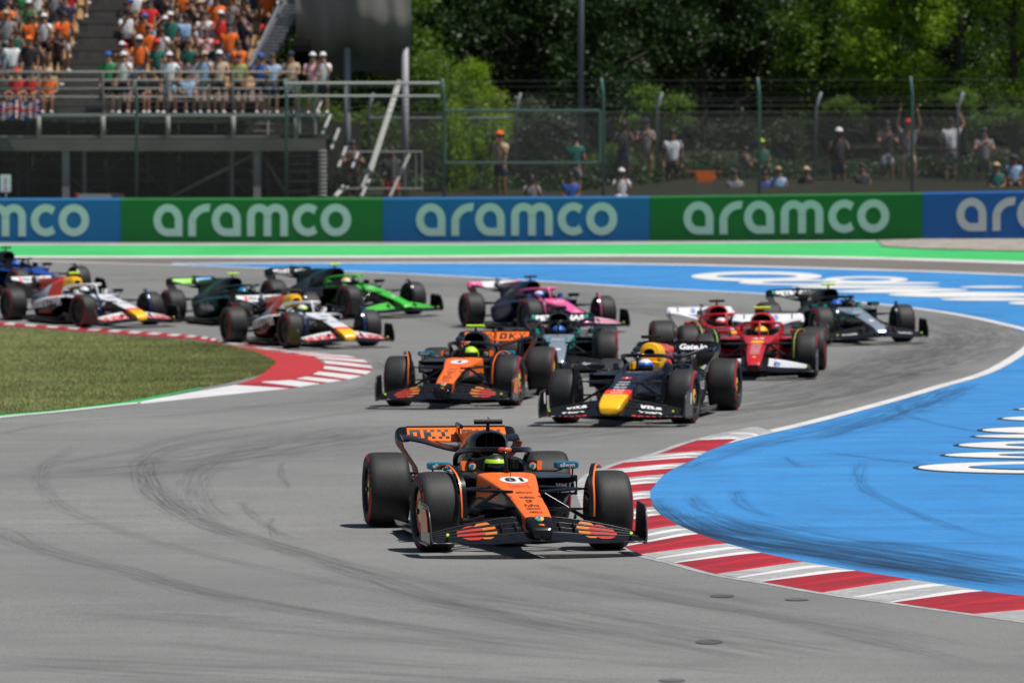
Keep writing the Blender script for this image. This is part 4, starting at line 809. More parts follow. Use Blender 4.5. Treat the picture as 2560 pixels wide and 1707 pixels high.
def rb(c, D, p):
    ch, rw, fw = p['ch'], p['rw'], p['fw']; zd = (-1, 0, .12)
    D(rect2d(.13, .13, 3, 3), (-.25, -.02, .7), FU, zd, 'b_chassis', REDP, ch, 'print'); D(txt('1', h=.10, bold=.04), (-.25, -.02, .7), FU, zd, 'b_chassis', WP, ch, off=.007)
    for x, s_ in ((.05, 'Oracle'), (.22, 'BYBIT'), (.38, 'Mobil'), (.54, 'TAG'), (.68, 'RAUCH')): D(txt(s_, w=.16, h=.08), (x, 0, .7), FU, zd, 'b_chassis', WP, ch)
    D(txt('HONDA', w=.22, h=.03), (-.75, 0, .8), FU, zd, 'b_chassis', WP, ch)
    v_ = Vector((-.84, 0, .55))
    for sg in (1, -1):
        D(txt('VISA', w=.32, h=.17, bold=.05), (.86, sg*.50, .25), FU, v_, 'b_fw', WP, fw, reach=.3, off=.006); D(txt('VISA', w=.34, h=.10, bold=.05), (1.06, sg*.52, .2), FU, v_, 'b_fw', WP, fw, reach=.3, off=.006)
        for i in range(7): D(rect2d(.055+.02*(i % 2), .035, 3, 2), (1.22-.006*i*i*.5, sg*(.33+.09*i), .15), FU, v_, 'b_fw', REDP, fw, 'print', reach=.3)
        k = 'L' if sg > 0 else 'R'; D(disc2d(.075, 20, 3, .8, 1.1), (.62, sg*1.2, .36), (-sg, 0, 0), (0, 0, 1), 'b_ep'+k, WP, p['ep'][k], 'emblem'); D(disc2d(.075, 20, 3, .8, 1.1), (.62, sg*.8, .36), (sg, 0, 0), (0, 0, 1), 'b_ep'+k, WP, p['ep'][k], 'emblem')
        e = MB(); e.box((-1.18, sg*.60, .712), (.02, .15, .045)); e.build('mirror_panel', YEL, p['mir'][k])
        D(txt('ORACLE', w=.5, h=.12, bold=.03), (-2.0, sg*.9, .42), (-sg, 0, 0), (0, 0, 1), 'b_pod'+k, WP, p['pods'][k])
    D(txt('Gate.io', w=.40, h=.075, bold=.04), (-3.9, .24, .862), FU, (0, 0, 1), 'b_rwf', WP, rw, reach=.9); D(txt('Gate.io', w=.40, h=.075, bold=.04), (-3.9, -.26, .862), FU, (0, 0, 1), 'b_rwf', WP, rw, reach=.9)
def merc(c, D, p):
    ch, rw, fw = p['ch'], p['rw'], p['fw']; zd = (-1, 0, .12); v_ = Vector((-.84, 0, .55))
    for sg in (1, -1): D(rect2d(.035, 1.3, 1, 12, skew=-sg*.07), (.15, sg*.165, .7), FU, zd, 'b_chassis', TEAL, ch, 'print')
    D(txt('INEOS', w=.2, h=.10), (-.25, 0, .8), FU, zd, 'b_chassis', WP, ch); D(disc2d(.05, 20, 3, 1, 1.5), (.62, 0, .7), FU, zd, 'b_chassis', WP, ch, 'emblem')
    D(txt('PETRONAS', w=.84, h=.09, bold=.06), (-3.9, 0, .862), FU, (0, 0, 1), 'b_rwf', WP, rw, reach=.9)
    for sg in (1, -1):
        k = 'L' if sg > 0 else 'R'; D(rect2d(.05, .11, 2, 2), (-3.9, sg*.46, .862), FU, (0, 0, 1), 'b_rwf', TEAL, rw, 'print', reach=.9); D(txt('PETRONAS', w=.28, h=.10, bold=.03), (.95, sg*.55, .22), FU, v_, 'b_fw', WP, fw, reach=.3)
        D(rect2d(.12, .03, 2, 1), (-1.0, sg*.60, .71), FU, (0, 0, 1), 'b_mir'+k, TEAL, p['mir'][k], 'print', reach=.3); D(txt('IWC', w=.3, h=.12, bold=.03), (-2.0, sg*.9, .42), (-sg, 0, 0), (0, 0, 1), 'b_pod'+k, WP, p['pods'][k])
        D(rect2d(1.2, .04, 8, 1), (-2.0, sg*.9, .30), (-sg, 0, 0), (0, 0, 1), 'b_pod'+k, TEAL, p['pods'][k], 'print')
def ferr(num):
    def f(c, D, p):
        ch, rw, fw = p['ch'], p['rw'], p['fw']; zd = (-1, 0, .12); v_ = Vector((-.84, 0, .55))
        D(txt(num, w=.2, h=.14, bold=.05), (-.5, 0, .8), FU, zd, 'b_chassis', WP, ch); D(disc2d(.5, 20, 3, .22, .28), (-.15, 0, .7), FU, zd, 'b_chassis', YELP, ch, 'print')
        for x, s_ in ((.15, 'SANTANDER'), (.32, 'UniCredit'), (.48, 'CEVA'), (.62, 'PUMA'), (.78, 'VGW')): D(txt(s_, w=.16, h=.07), (x, 0, .7), FU, zd, 'b_chassis', WP, ch)
        D(disc2d(.03, 16, 2, 1, 1.5), (1.02, 0, .6), FU, zd, 'b_chassis', YELP, ch, 'emblem')
        for sg in (1, -1):
            k = 'L' if sg > 0 else 'R'
            D(disc2d(.042, 20, 3), (-3.9, sg*.13, .862), FU, (0, 0, 1), 'b_rwf', BLUP, rw, 'emblem', reach=.9); D(txt('hp', w=.05, h=.05), (-3.9, sg*.13, .862), FU, (0, 0, 1), 'b_rwf', WP, rw, off=.008, reach=.9)
            D(rect2d(.02, .12, 1, 2), (-3.9, sg*.40, .862), FU, (0, 0, 1), 'b_rwf', NAVY, rw, 'print', reach=.9)
            D(disc2d(.06, 20, 3, 1, 1.4), (.92, sg*.36, .25), FU, v_, 'b_fw', BLUP, fw, 'emblem', reach=.3); D(txt('hp', w=.07, h=.09), (.92, sg*.36, .25), FU, v_, 'b_fw', WP, fw, off=.008, reach=.3)
            D(txt('hp', w=.2, h=.16, bold=.03), (-1.9, sg*.9, .42), (-sg, 0, 0), (0, 0, 1), 'b_pod'+k, WP, p['pods'][k])
    return f
def hugo(c, D, p):
    ch, rw, fw = p['ch'], p['rw'], p['fw']; zd = (-1, 0, .12); v_ = Vector((-.84, 0, .55))
    D(txt('VISA', w=.2, h=.16, bold=.03), (-.3, 0, .8), FU, zd, 'b_chassis', BLUE, ch); D(txt('Cash App', w=.2, h=.12, bold=.03), (.3, 0, .7), FU, zd, 'b_chassis', BLUE, ch)
    for sg in (1, -1):
        k = 'L' if sg > 0 else 'R'
        D(txt('HUGO', w=.60, h=.30, bold=.05), (.95, sg*.52, .25), FU, v_, 'b_fw', REDP, fw, off=.006, reach=.3)
        D(txt('VISA', w=.62, h=.20, bold=.03), (-2.0, sg*.9, .42), (-sg, 0, 0), (0, 0, 1), 'b_pod'+k, BP, p['pods'][k]); D(rect2d(1.1, .04, 8, 1, ), (-2.0, sg*.9, .24), (-sg, 0, 0), (0, 0, 1), 'b_pod'+k, REDP, p['pods'][k], 'print')
        D(rect2d(.05, .09, 2, 2), (-3.9, sg*.3, .862), FU, (0, 0, 1), 'b_rwf', REDP, rw, 'print', reach=.9)
        D(txt('VISA', w=.2, h=.06), (-3.9, sg*.16, .862), FU, (0, 0, 1), 'b_rwf', BP, rw, reach=.9)
def simple(words, wcol, nose=None, wing=None, pod=None, pcol=None):
    def f(c, D, p):
        v_ = Vector((-.84, 0, .55))
        if words: D(txt(words, w=.85, h=.085, bold=.05), (-3.9, 0, .862), FU, (0, 0, 1), 'b_rwf', wcol, p['rw'], reach=.9)
        for y, w_, m_ in wing or (): D(rect2d(w_, .105, 4, 2), (-3.9, y, .862), FU, (0, 0, 1), 'b_rwf', m_, p['rw'], 'print', .003, reach=.9)
        if nose: D(txt(nose, w=.2, h=.14, bold=.04), (-.45, 0, .8), FU, (-1, 0, .12), 'b_chassis', WP, p['ch']); D(txt(nose, w=.10, h=.14, bold=.04), (.6, 0, .8), FU, (-1, 0, .12), 'b_chassis', WP, p['ch'])
        for sg in (1, -1):
            k = 'L' if sg > 0 else 'R'
            if pod: D(txt(pod, w=.7, h=.16, bold=.04), (-2.0, sg*.9, .40), (-sg, 0, 0), (0, 0, 1), 'b_pod'+k, pcol or WP, p['pods'][k])
    return f
MG = dict(top=SILV, side=CARB, tip=SILV, shoulder=TEAL, cock=CARB, eng=CARB, airbox=CARB, englow=CARB, podtop=CARB, pod=CARB, rw=CARB, wl=TEAL, mir=CARB, decals=merc, suit=WHT, wc=[CARBM]*4+[METAL, CARB, CARBM])
FE = dict(top=ROSSO, side=CARB, tip=ROSSO, shoulder=ROSSO, cock=ROSSO, eng=ROSSO, airbox=ROSSO, englow=ROSSO, podtop=ROSSO, pod=ROSSO, halo=ROSSO, rw=WHT, rwm=WHT, rwtip=WHT, mir=ROSSO, wl=ROSSO, vane=mat('vane_olive', (.30, .42, .04), .5), suit=ROSSO, fw=[CARB, WHT, WHT, WHT], wc=[CARBM]*4+[YELP, CARB, CARBM])
VC = dict(var='_c', podlow=CARB, eng2=WHT, top=WHT, side=NAVY, tip=YEL, tip2=REDO, shoulder=WHT, cock=WHT, eng=REDO, airbox=YEL, englow=WHT, podtop=WHT, pod=WHT, halo=WHT, rw=WHT, rwep=CARB, mir=CARB, wl=WHT, vane=BLUE, suit=WHT, fw=[CARB, WHT, WHT, WHT], decals=hugo)
CARS += [
 dict(pos=(1563, 1057, -11), steer=-2, var='_b', eng2=NAVY, top=NAVY, side=NAVY, tip=YEL, tip2=REDO, cock=NAVY, cockin=NAVY, eng=REDO, airbox=YEL, englow=NAVY, podtop=NAVY, pod=NAVY, rw=CARB, mir=NAVY, wl=NAVY, suit=NAVY, wc=[CARBM]*4+[YELP, CARB, CARBM], helm=(BLUP, WHT, REDP), rest=YEL, decals=rb,
  label='navy racing car with a yellow nose tip and yellow airbox, just behind the leader', dlabel='person driving the navy car, white and blue helmet between yellow headrests'),
 dict(MG, pos=(1396, 939, -1), helm=(BLUP, BLUP, BLUP), label='black and silver racing car half hidden between the orange and the navy cars', dlabel='person driving the black and silver car in the middle, bright blue helmet'),
 dict(MG, pos=(2156, 858, 14), second=1, helm=(BLUP, BLUP, REDP), label='black and silver racing car on its own at the outside of the bend', dlabel='person driving the outermost black and silver car, blue and red helmet'),
 dict(FE, pos=(1893, 945, -5), second=1, helm=(YEL, YEL, YEL), decals=ferr('44'), label='red racing car with white wings and a lime camera pod, number 44 on the nose', dlabel='person driving the nearer red car, yellow helmet'),
 dict(FE, pos=(1838, 915, 6), helm=(REDP, WHT, REDP), decals=ferr('16'), label='red racing car with black camera pod, behind the other red car', dlabel='person driving the farther red car, red and white helmet'),
 dict(pos=(1418, 830, 20), steer=2, top=PINK, side=DNAVY, tip=PINK, shoulder=PINK, cock=DNAVY, eng=DNAVY, airbox=DNAVY, englow=DNAVY, podtop=DNAVY, pod=DNAVY, halo=PINK, rw=WHT, rwtip=PINK, rwep=BRNZ, mir=CARB, wl=BLUE, vane=PINK, suit=BLUE, fw=[CARB, CREAM, PINK, CREAM], helm=(BLUP, WHT, BLUP), decals=simple('', WP, '10', ((-.40, .2, PINK), (.35, .25, CREAM), (.05, .1, DNAVY))), label='pink and navy racing car with a white and pink rear wing', dlabel='person driving the pink and navy car, pale blue helmet'),
 dict(pos=(954, 790, 30), second=1, top=KGRN, side=CARB, tip=KGRN, shoulder=KGRN, cock=KGRN, eng=BGRN, airbox=CARB, englow=CARB, podtop=CARB, pod=CARB, halo=KGRN, rw=CARB, mir=CARB, suit=BP, fw=[CARB, KGRN, KGRN, KGRN], helm=(WHT, YEL, WHT), decals=simple('STAKE   stake', WP, '5', (), 'KICK', LIME), label='bright green and black racing car, farthest back of the cars in the middle', dlabel='person driving the bright green car, white and yellow helmet'),
 dict(pos=(686, 817, 27), second=1, top=BGRN, side=CARB, tip=BGRN, shoulder=BGRN, cock=BGRN, eng=BGRN, airbox=CARB, englow=BGRN, podtop=BGRN, pod=BGRN, halo=BGRN, rw=CARB, mir=CARB, suit=BGRN, helm=(TEAL, BLUP, TEAL), decals=simple('aramco   aramco', WP, '18', ((-.22, .6, mat('print_lime', (.28, .72, .08), .4)), (.30, .42, mat('print_sky', (.12, .42, .85), .4))), 'Valvoline', WP), label='dark green racing car with a lime and sky blue rear wing', dlabel='person driving the dark green car, teal helmet'),
 dict(VC, pos=(824, 868, 21), steer=4, helm=(LIME, WHT, BLUP), label='nearer of two white cars with red and yellow engine covers, beside the kerb tip', dlabel='person driving the nearer white car, lime and white helmet'),
 dict(VC, pos=(293, 815, 30), steer=4, second=1, helm=(WHT, WHT, PINK), label='white racing car with a lime camera pod, at the left beside the grass', dlabel='person driving the farther white car, white and pink helmet'),
 dict(pos=(122, 744, 33), top=BLUE, side=NAVY, tip=BLUE, shoulder=BLUE, cock=BLUE, eng=BLUE, airbox=NAVY, englow=BLUE, podtop=BLUE, pod=BLUE, rw=NAVY, mir=CARB, suit=BLUE, helm=(BLUP, BLUP, WHT), label='blue racing car cut off by the edge, behind the far white car', dlabel='person driving the blue car at the edge, blue helmet'),
]
if not globals().get('NOCARS'):
    for L in CARS: make_car(L)

# ------------------------------------------------------------------ barrier wall with painted boards
def glyph(ch, n=14):
    """outline strips (outer, inner) in a unit where the x-height is 1"""
    t = .24; out = []
    def arc(cx, cy, rx, ry, a0, a1, k=n): return [(cx+rx*cos(radians(a0+(a1-a0)*i/k)), cy+ry*sin(radians(a0+(a1-a0)*i/k))) for i in range(k+1)]
    if ch == 'a':
        o = [(.91, 0), (.91, .5)]+arc(.455, .5, .455, .5, 0, 270, 30)[1:]+[(.91, 0)]; i = [(.91-t, t), (.91-t, .5)]+arc(.455, .5, .455-t, .5-t, 0, 270, 30)[1:]+[(.91-t, t)]; out.append((o, i))
    if ch == 'o': out.append((arc(.475, .5, .475, .5, 0, 360, 40), arc(.475, .5, .475-t, .5-t, 0, 360, 40)))
    if ch == 'c': out.append((arc(.475, .5, .475, .5, 52, 308, 30), arc(.475, .5, .475-t, .5-t, 38, 322, 30)))
    if ch == 'r': out.append(([(0, 0), (0, .5)]+arc(.62, .42, .62, .58, 172, 90, 14)+[(.70, 1)], [(t, 0), (t, .5)]+arc(.62, .42, .62-t, .58-t, 172, 90, 14)+[(.66, 1-t)]))
    if ch == 'm':
        out.append(([(0, 0), (0, .6)]+arc(.38, .62, .38, .38, 180, 0, 16)+[(.76, 0)], [(t, 0), (t, .6)]+arc(.38, .62, .38-t, .38-t, 180, 0, 16)+[(.76-t, 0)]))
        out.append(([(.52, .62)]+arc(.90, .62, .38, .38, 180, 0, 16)+[(1.28, 0)], [(.52+t, .62)]+arc(.90, .62, .38-t, .38-t, 180, 0, 16)+[(1.28-t, 0)]))
    return out
WORD = [('a', 0), ('r', 1.096), ('a', 1.834), ('m', 2.94), ('c', 4.37), ('o', 5.24)]
WY = 155.0
wp = {}
def wall_pt(px):
    y = float(np.interp(px, [-1200, 0, 640, 1280, 1920, 2560, 3700], [606, 606, 606, 605.5, 601, 592, 575])); s_ = float(np.interp(px, [-1200, 0, 1280, 2560, 3700], [90, 91, 92.5, 95, 97.5]))
    Y = FPX/s_; return at_y(px, y, Y)
M_bblue = mat('board_blue', (.006, .145, .38), .65, noise=(.8, .06, (1, 1, 1))); M_bgreen = mat('board_green', (.003, .165, .026), .65, noise=(.8, .06, (1, 1, 1)))
M_bblue2 = mat('board_deep_blue', (.007, .115, .42), .5, noise=(.8, .06, (1, 1, 1)))
M_lcy = mat('board_letter', (.50, .70, .64), .5); M_lcy2 = mat('board_letter_pale', (.60, .64, .66), .5)
bnd = [-1010, -353, 302, 957, 1624, 2306, 2990, 3680]
ba = empty('barrier', tuple(wall_pt(957)), label='long padded barrier wall of green and blue boards with the word aramco', category='barrier')
ba_o = ba.location.copy()
for i in range(len(bnd)-1):
    p, q = wall_pt(bnd[i]), wall_pt(bnd[i+1]); d = (q-p); Lg = d.xy.length; n = Vector((-d.y, d.x, 0)).normalized(); grn = i % 2 == 0
    if bnd[i] == 302 or bnd[i] == 1624: grn = True
    mm = M_bgreen if bnd[i] in (302, 1624, -1010, 2990) else (M_bblue2 if bnd[i] == 2306 else M_bblue)
    Hh = 1.21; mb = MB(); e = d.normalized()*.004
    A = [p+e-ba_o, q-e-ba_o, q-e-ba_o+Vector((0, 0, Hh)), p+e-ba_o+Vector((0, 0, Hh))]
    up = Vector((0, 0, 1)); prof = [(0, -.2), (0, Hh-.05), (.04, Hh), (.55, Hh), (.55, -.2)]
    mb.loft([[p+e-ba_o+n*a+up*b for a, b in prof], [q-e-ba_o+n*a+up*b for a, b in prof]])
    pn = mb.build('board', mm, ba)
    # letters
    h = .88; w_ = 6.19*h/ (6.19*h) ; sc = (Lg*(503/667))/6.19; x0 = Lg*(84/667); lb = MB()
    for chn, gx in WORD:
        for q_, (O, I) in enumerate(glyph(chn)):
            def P3(x, y): return p-ba_o+d.normalized()*(x0+(gx+x)*sc)+up*(.165+y*h)-n*(.006+.004*q_)
            k = lb.pts([P3(*a) for a in O]); k2_ = lb.pts([P3(*a) for a in I])
            for j in range(len(O)-1): lb.face((k+j, k+j+1, k2_+j+1, k2_+j))
    lb.build('lettering', M_lcy2 if bnd[i] == 2306 else M_lcy, pn)

# ------------------------------------------------------------------ ground behind the wall
def bank_z(x, y): return 2.35+.45*max(0, min(1, (y-158)/6))+.10*max(0, y-166)+(.35 if x > 4 else 0)*max(0, min(1, (y-157)/4))*min(1, max(0, (x-2)/4))
mb = MB(); XS = np.arange(-70, 71, 3); YS2 = [153, 156, 158, 160, 162, 164, 167, 170, 175, 182, 190, 205, 240, 400]
wy_ = [max(y, float(np.interp(x, [-18, 0, 18], [158.2, 155.0, 150.8]))+(.0 if y > 153 else -.0)) for x in XS for y in YS2]
k = mb.pts([(x, wy_[i_*len(YS2)+j_], bank_z(x, wy_[i_*len(YS2)+j_]) if j_ > 0 else 1.0) for i_, x in enumerate(XS) for j_, y in enumerate(YS2)]); ny_ = len(YS2)
for i in range(len(XS)-1):
    for j in range(ny_-1): mb.face((k+i*ny_+j, k+(i+1)*ny_+j, k+(i+1)*ny_+j+1, k+i*ny_+j+1))
mb.build('bank_ground', M_bank, None, True, kind='structure')

# ------------------------------------------------------------------ fences
M_gpost = mat('fence_green_paint', (.075, .13, .115), .45); M_gal = mat('galvanised_steel', (.36, .38, .40), .4, .6); M_wire = mat('fence_wire', (.05, .055, .055), .5, .3)
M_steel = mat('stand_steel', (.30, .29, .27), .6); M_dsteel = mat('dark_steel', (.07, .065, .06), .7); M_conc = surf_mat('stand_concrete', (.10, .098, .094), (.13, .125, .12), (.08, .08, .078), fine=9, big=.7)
def mesh_wires(p, q, z0, z1, sp, r_, name, parent, o, off=0):
    d = q-p; Lg = d.xy.length; e = d.normalized(); hh = z1-z0; mb = MB(); V = []; F = []
    n = int((Lg+hh)/sp)
    for sgn in (1, -1):
        for i in range(n):
            a = i*sp-hh; t0 = 0.; t1 = hh; x0, x1 = a, a+hh
            if x0 < 0: t0 = -x0; x0 = 0
            if x1 > Lg: t1 = hh-(x1-Lg); x1 = Lg
            if t1 <= t0: continue
            A = p+e*x0; B = p+e*x1; za, zb = (z0+t0, z0+t1) if sgn > 0 else (z1-t0, z1-t1)
            b = len(V); nrm = Vector((-e.y, e.x, 0))*r_
            for P_, z in ((A, za), (B, zb)):
                V += [(P_.x-o.x, P_.y-o.y, z-o.z+r_), (P_.x-o.x+nrm.x, P_.y-o.y+nrm.y, z-o.z-r_), (P_.x-o.x-nrm.x, P_.y-o.y-nrm.y, z-o.z-r_)]
            F += [(b, b+1, b+4, b+3), (b+1, b+2, b+5, b+4), (b+2, b, b+3, b+5)]
    me = bpy.data.meshes.new(name); me.from_pydata(V, [], F); me.materials.append(M_wire); ob = link(name, me, parent); ob['kind'] = 'stuff'; return ob
def fence(label, posts, Y, pm, bend, ztop, zb, cables, meshz, sp, rails=()):
    o = at_y(posts[0], 480, Y(posts[0])); o.z = zb; f = empty('catch_fence', tuple(o), label=label, category='fence'); P = []
    for px in posts:
        b = at_y(px, 480, Y(px)); b.z = zb; P.append(b); mb = MB(); l = b-o
        mb.tube([(l.x, l.y, 0), (l.x, l.y, ztop-zb-.45), (l.x+bend, l.y-.1, ztop-zb)], .046, 8); mb.build('post', pm, f, True)
    for z in cables:
        for i in range(len(P)-1):
            a, b = P[i]-o, P[i+1]-o; mb = MB(); zz = z-zb; dx = bend*max(0, (zz-(ztop-zb-.45))/.45); mb.tube([(a.x+dx, a.y, zz), (b.x+dx, b.y, zz)], .0065, 4, cap=False); mb.build('cable', M_wire, f)
    mesh_wires(P[0], P[-1], meshz[0], meshz[1], sp, .0034, 'wire_mesh', f, o)
    return f, o
YA = lambda px: FPX/float(np.interp(px, [-500, 0, 1280, 2560, 3200], [89.6, 90.2, 91.6, 94, 95]))
fa, fo = fence('green post catch fence standing directly behind the barrier wall', [-420, -40, 342, 716, 1110, 1508, 1898, 2280, 2670, 3060], YA, M_gpost, -.06, 5.82, 1.6, [4.9, 5.05, 5.2, 5.4, 5.6, 5.75], (2.5, 4.9), .085)
YB = lambda px: FPX/float(np.interp(px, [-500, 0, 1280, 2560, 3200], [84, 84.6, 86, 88, 89]))
fb, fbo = fence('grey post inner fence, its post tops bent sideways', [922, 1290, 1643, 2040, 2395, 2760, 3130], YB, M_gal, .14, 5.55, 2.2, [4.8, 5.0, 5.2, 5.4], (2.5, 4.8), .085)
mb = MB(); a = at_y(922, 296, YB(922)); b = at_y(1290, 296, YB(1290)); mb.tube([a-fbo, b-fbo], .035, 8); mb.build('top_rail', M_gal, fb)
gt = empty('fence_gate', tuple(at_y(1105, 480, YA(1105)-.12)), label='green framed rectangular gate panel in the fence beside the grey mast', category='gate'); go_ = gt.location.copy()
C4 = [at_y(x, y, YA(x)-.12)-go_ for x, y in ((1112, 277), (1500, 277), (1500, 408), (1112, 408))]
for i in range(4):
    mb = MB(); mb.tube([C4[i], C4[(i+1) % 4]], .035, 8); mb.build('frame_bar', M_gpost, gt)

# ------------------------------------------------------------------ grandstand
S0 = 90.0; YS0 = FPX/S0                      # front of the first row
def zat(py, Y): return at_y(1280, py, Y).z
def xat(px, Y): return at_y(px, 400, Y).x
gs = empty('grandstand', (xat(400, YS0), YS0, 2.3), label='steel and concrete grandstand packed with spectators behind the fence', category='grandstand'); gso = gs.location.copy()
Z0 = zat(286, YS0); RISE, RUN, NR = .40, .80, 12
XL = xat(-330, YS0); XR0 = xat(815, YS0)
def GB_(name, c, d, m, **k): mb = MB(); mb.box(Vector(c)-gso, d, **k); return mb.build(name, m, gs)
def GT_(name, P, r_, m, n=8, **k): mb = MB(); mb.tube([Vector(p)-gso for p in P], r_, n, **k); return mb.build(name, m, gs, True)
def aisle(i):
    Y = YS0+RUN*i; return xat(142+12.5*i, Y), xat(252+9*i, Y)
def redge(i): return xat(800 if i == 0 else 655+8*i, YS0+RUN*i)
for i in range(NR):
    Y = YS0+RUN*i; z = Z0+RISE*i; xr = redge(i)
    GB_('terrace_row', ((XL+xr)/2, Y+RUN/2, z-.09+.002*i), (xr-XL, RUN-.01, .18), M_conc)
    GB_('riser', ((XL+xr)/2, Y+RUN-.02, z+RISE/2-.1), (xr-XL, .03, RISE-.2), M_conc)
    a0, a1 = aisle(i)
    GB_('aisle_step', ((a0+a1)/2, Y+RUN*.75, z+.10), (a1-a0, RUN*.46, .2), M_conc)
GB_('deck_edge', ((XL+XR0)/2, YS0-.06, Z0-.02), (XR0-XL, .1, .07), mat('pale_edge', (.38, .37, .36), .6))
# seats
M_seatc = mat('seat_beige', (.62, .42, .22), .5); M_seatp = mat('seat_pink', (.42, .30, .31), .5)
mb = MB(); mb.loft([[(x*.21, -.02, .0) for x in (-1, 1)]+[(x*.21, -.02, .03) for x in (1, -1)], [(x*.22, .34, -.01) for x in (-1, 1)]+[(x*.22, .34, .02) for x in (1, -1)]])
mb.loft([[(-.2, .33, 0), (.2, .33, 0), (.2, .36, .0), (-.2, .36, .0)], [(-.21, .37, .2), (.21, .37, .2), (.21, .40, .2), (-.21, .40, .2)], [(-.15, .39, .32), (.15, .39, .32), (.15, .41, .32), (-.15, .41, .32)]])
mb.box((0, .2, -.18), (.06, .06, .35)); seat_me = mb.mesh('seat', [M_seatc]); seat_mp = seat_me.copy(); seat_mp.materials.clear(); seat_mp.materials.append(M_seatp)
ns = 0
for i in range(NR-2):
    Y = YS0+RUN*i; z = Z0+RISE*i; a0, a1 = aisle(i)
    for (x0, x1) in ((xat(-20, YS0), a0-.1), (a1+.55 if i == 0 else a1+.2, redge(i)-(1.7 if i == 0 else .3))):
        x = x1-.25 if x0 < a0-1 and x1 < a1 else x0+.25
        st_ = -.5 if x1 < a1 else .5
        while x0 < x < x1 and ns < 290:
            o = link('seat', seat_mp if i == 0 and x > a1 else seat_me, gs); o.location = Vector((x, Y+RUN-.46, z+.36))-gso; x += st_; ns += 1
# front railing, posts below, platform beam, columns
for py in (181, 201, 222, 243): GT_('rail', [(XL, YS0-.05, zat(py, YS0)), (xat(745, YS0), YS0-.05, zat(py, YS0))], .022 if py > 190 else .03, M_steel)
for px in (-60, 97, 258, 420, 583, 740): GT_('rail_post', [(xat(px, YS0), YS0-.08, zat(345, YS0)), (xat(px, YS0), YS0-.08, zat(181, YS0))], .035, M_dsteel); GT_('deck_post', [(xat(px+1, YS0), YS0-.16, zat(347, YS0)), (xat(px+1, YS0), YS0-.16, zat(290, YS0))], .065, M_steel)
zb0, zb1 = zat(378, YS0), zat(347, YS0)
GB_('platform_beam', ((XL+xat(812, YS0))/2, YS0+.2, (zb0+zb1)/2), (xat(812, YS0)-XL, .9, zb1-zb0), mat('beam_brown', (.13, .115, .10), .7, noise=(.8, .3, (1, 1, 1))))
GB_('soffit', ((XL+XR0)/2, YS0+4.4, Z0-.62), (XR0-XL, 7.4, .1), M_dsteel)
GB_('lower_rail', ((XL+xat(700, YS0))/2, YS0-.1, zat(342, YS0)), (xat(700, YS0)-XL, .05, .05), M_steel)
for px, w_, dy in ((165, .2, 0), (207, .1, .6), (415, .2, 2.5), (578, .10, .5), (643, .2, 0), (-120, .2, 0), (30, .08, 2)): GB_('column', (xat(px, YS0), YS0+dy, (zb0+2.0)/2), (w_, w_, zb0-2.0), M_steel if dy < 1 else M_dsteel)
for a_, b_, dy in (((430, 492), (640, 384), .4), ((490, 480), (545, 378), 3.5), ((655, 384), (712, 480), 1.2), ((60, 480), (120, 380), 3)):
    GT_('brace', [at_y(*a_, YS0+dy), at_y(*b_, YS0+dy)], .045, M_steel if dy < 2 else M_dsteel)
for k in range(9):        # scaffold tubes in the bays under the stand
    x0 = -80+100*k; dy = 2.2+.5*(k % 3)
    GT_('brace', [at_y(x0, 480, YS0+dy), at_y(x0+95, 384, YS0+dy)] if k % 2 else [at_y(x0, 384, YS0+dy), at_y(x0+95, 480, YS0+dy)], .022, mat('scaffold_tube', (.15, .14, .125), .6))
    GT_('scaffold_upright', [at_y(x0+50, 490, YS0+dy), at_y(x0+50, 290, YS0+dy)], .025, mat('scaffold_tube', (.15, .14, .125), .6))
for py in (400, 425, 452, 310, 328): GT_('scaffold_ledger', [at_y(-100, py, YS0+3.2), at_y(800, py, YS0+3.2)], .02, mat('scaffold_tube', (.15, .14, .125), .6))
for k in range(10):       # added dark sheets stand in for the shade deep under the stand
    GB_('under_stand_shade', (xat(-60+95*k, YS0)+.5, YS0+6.5, 3.4), (1.02, .08, 2.6), mat('stand_shade_brown', (.05, .044, .036), .9, noise=(1.5, .5, (1, 1, 1))))
for py in (372, 392, 412, 436, 460): GB_('stair_tread', (xat(747, YS0), YS0+.3+.12*((480-py)/20), zat(py+18, YS0)), (.62, .28, .03), M_steel)
for k in range(12): GT_('ringed_column', [at_y(806, 376+k*10, YS0-.2), at_y(806, 381+k*10, YS0-.2)], .125, mat('ring_pale', (.40, .40, .39), .5)); GT_('ringed_column', [at_y(806, 381+k*10, YS0-.2), at_y(806, 386+k*10, YS0-.2)], .105, M_dsteel)
# upper slanted side stair of the next block and the stair coming down beside the stand
ss_ = empty('stair_tower', tuple(at_y(650, 160, YS0+2)), label='slanting pale metal stair climbing beside the right end of the stand', category='stairway'); so = ss_.location.copy()
for k, (x0, x1) in enumerate(((622, 712), (630, 722), (652, 742), (675, 762), (690, 778))):
    mb = MB(); mb.tube([at_y(x0, 168-k*8, YS0+1+k*.5)-so, at_y(x1+22, -60, YS0+4+k*.5)-so], .045 if k in (0, 1, 4) else .03, 6); mb.build('handrail', M_gal, ss_)
for k in range(22):
    t = k/21; mb = MB(); c = at_y(655+95*t+R.uniform(-3, 3), 150-190*t, YS0+2+2.5*t)-so; mb.box(c, (.62, .30, .05)); mb.build('stair_step', M_gal, ss_)
st2 = empty('access_stair', tuple(at_y(830, 470, YS0-.3)), label='metal stair with pale sloping rails coming down from the stand end', category='stairway'); s2o = st2.location.copy()
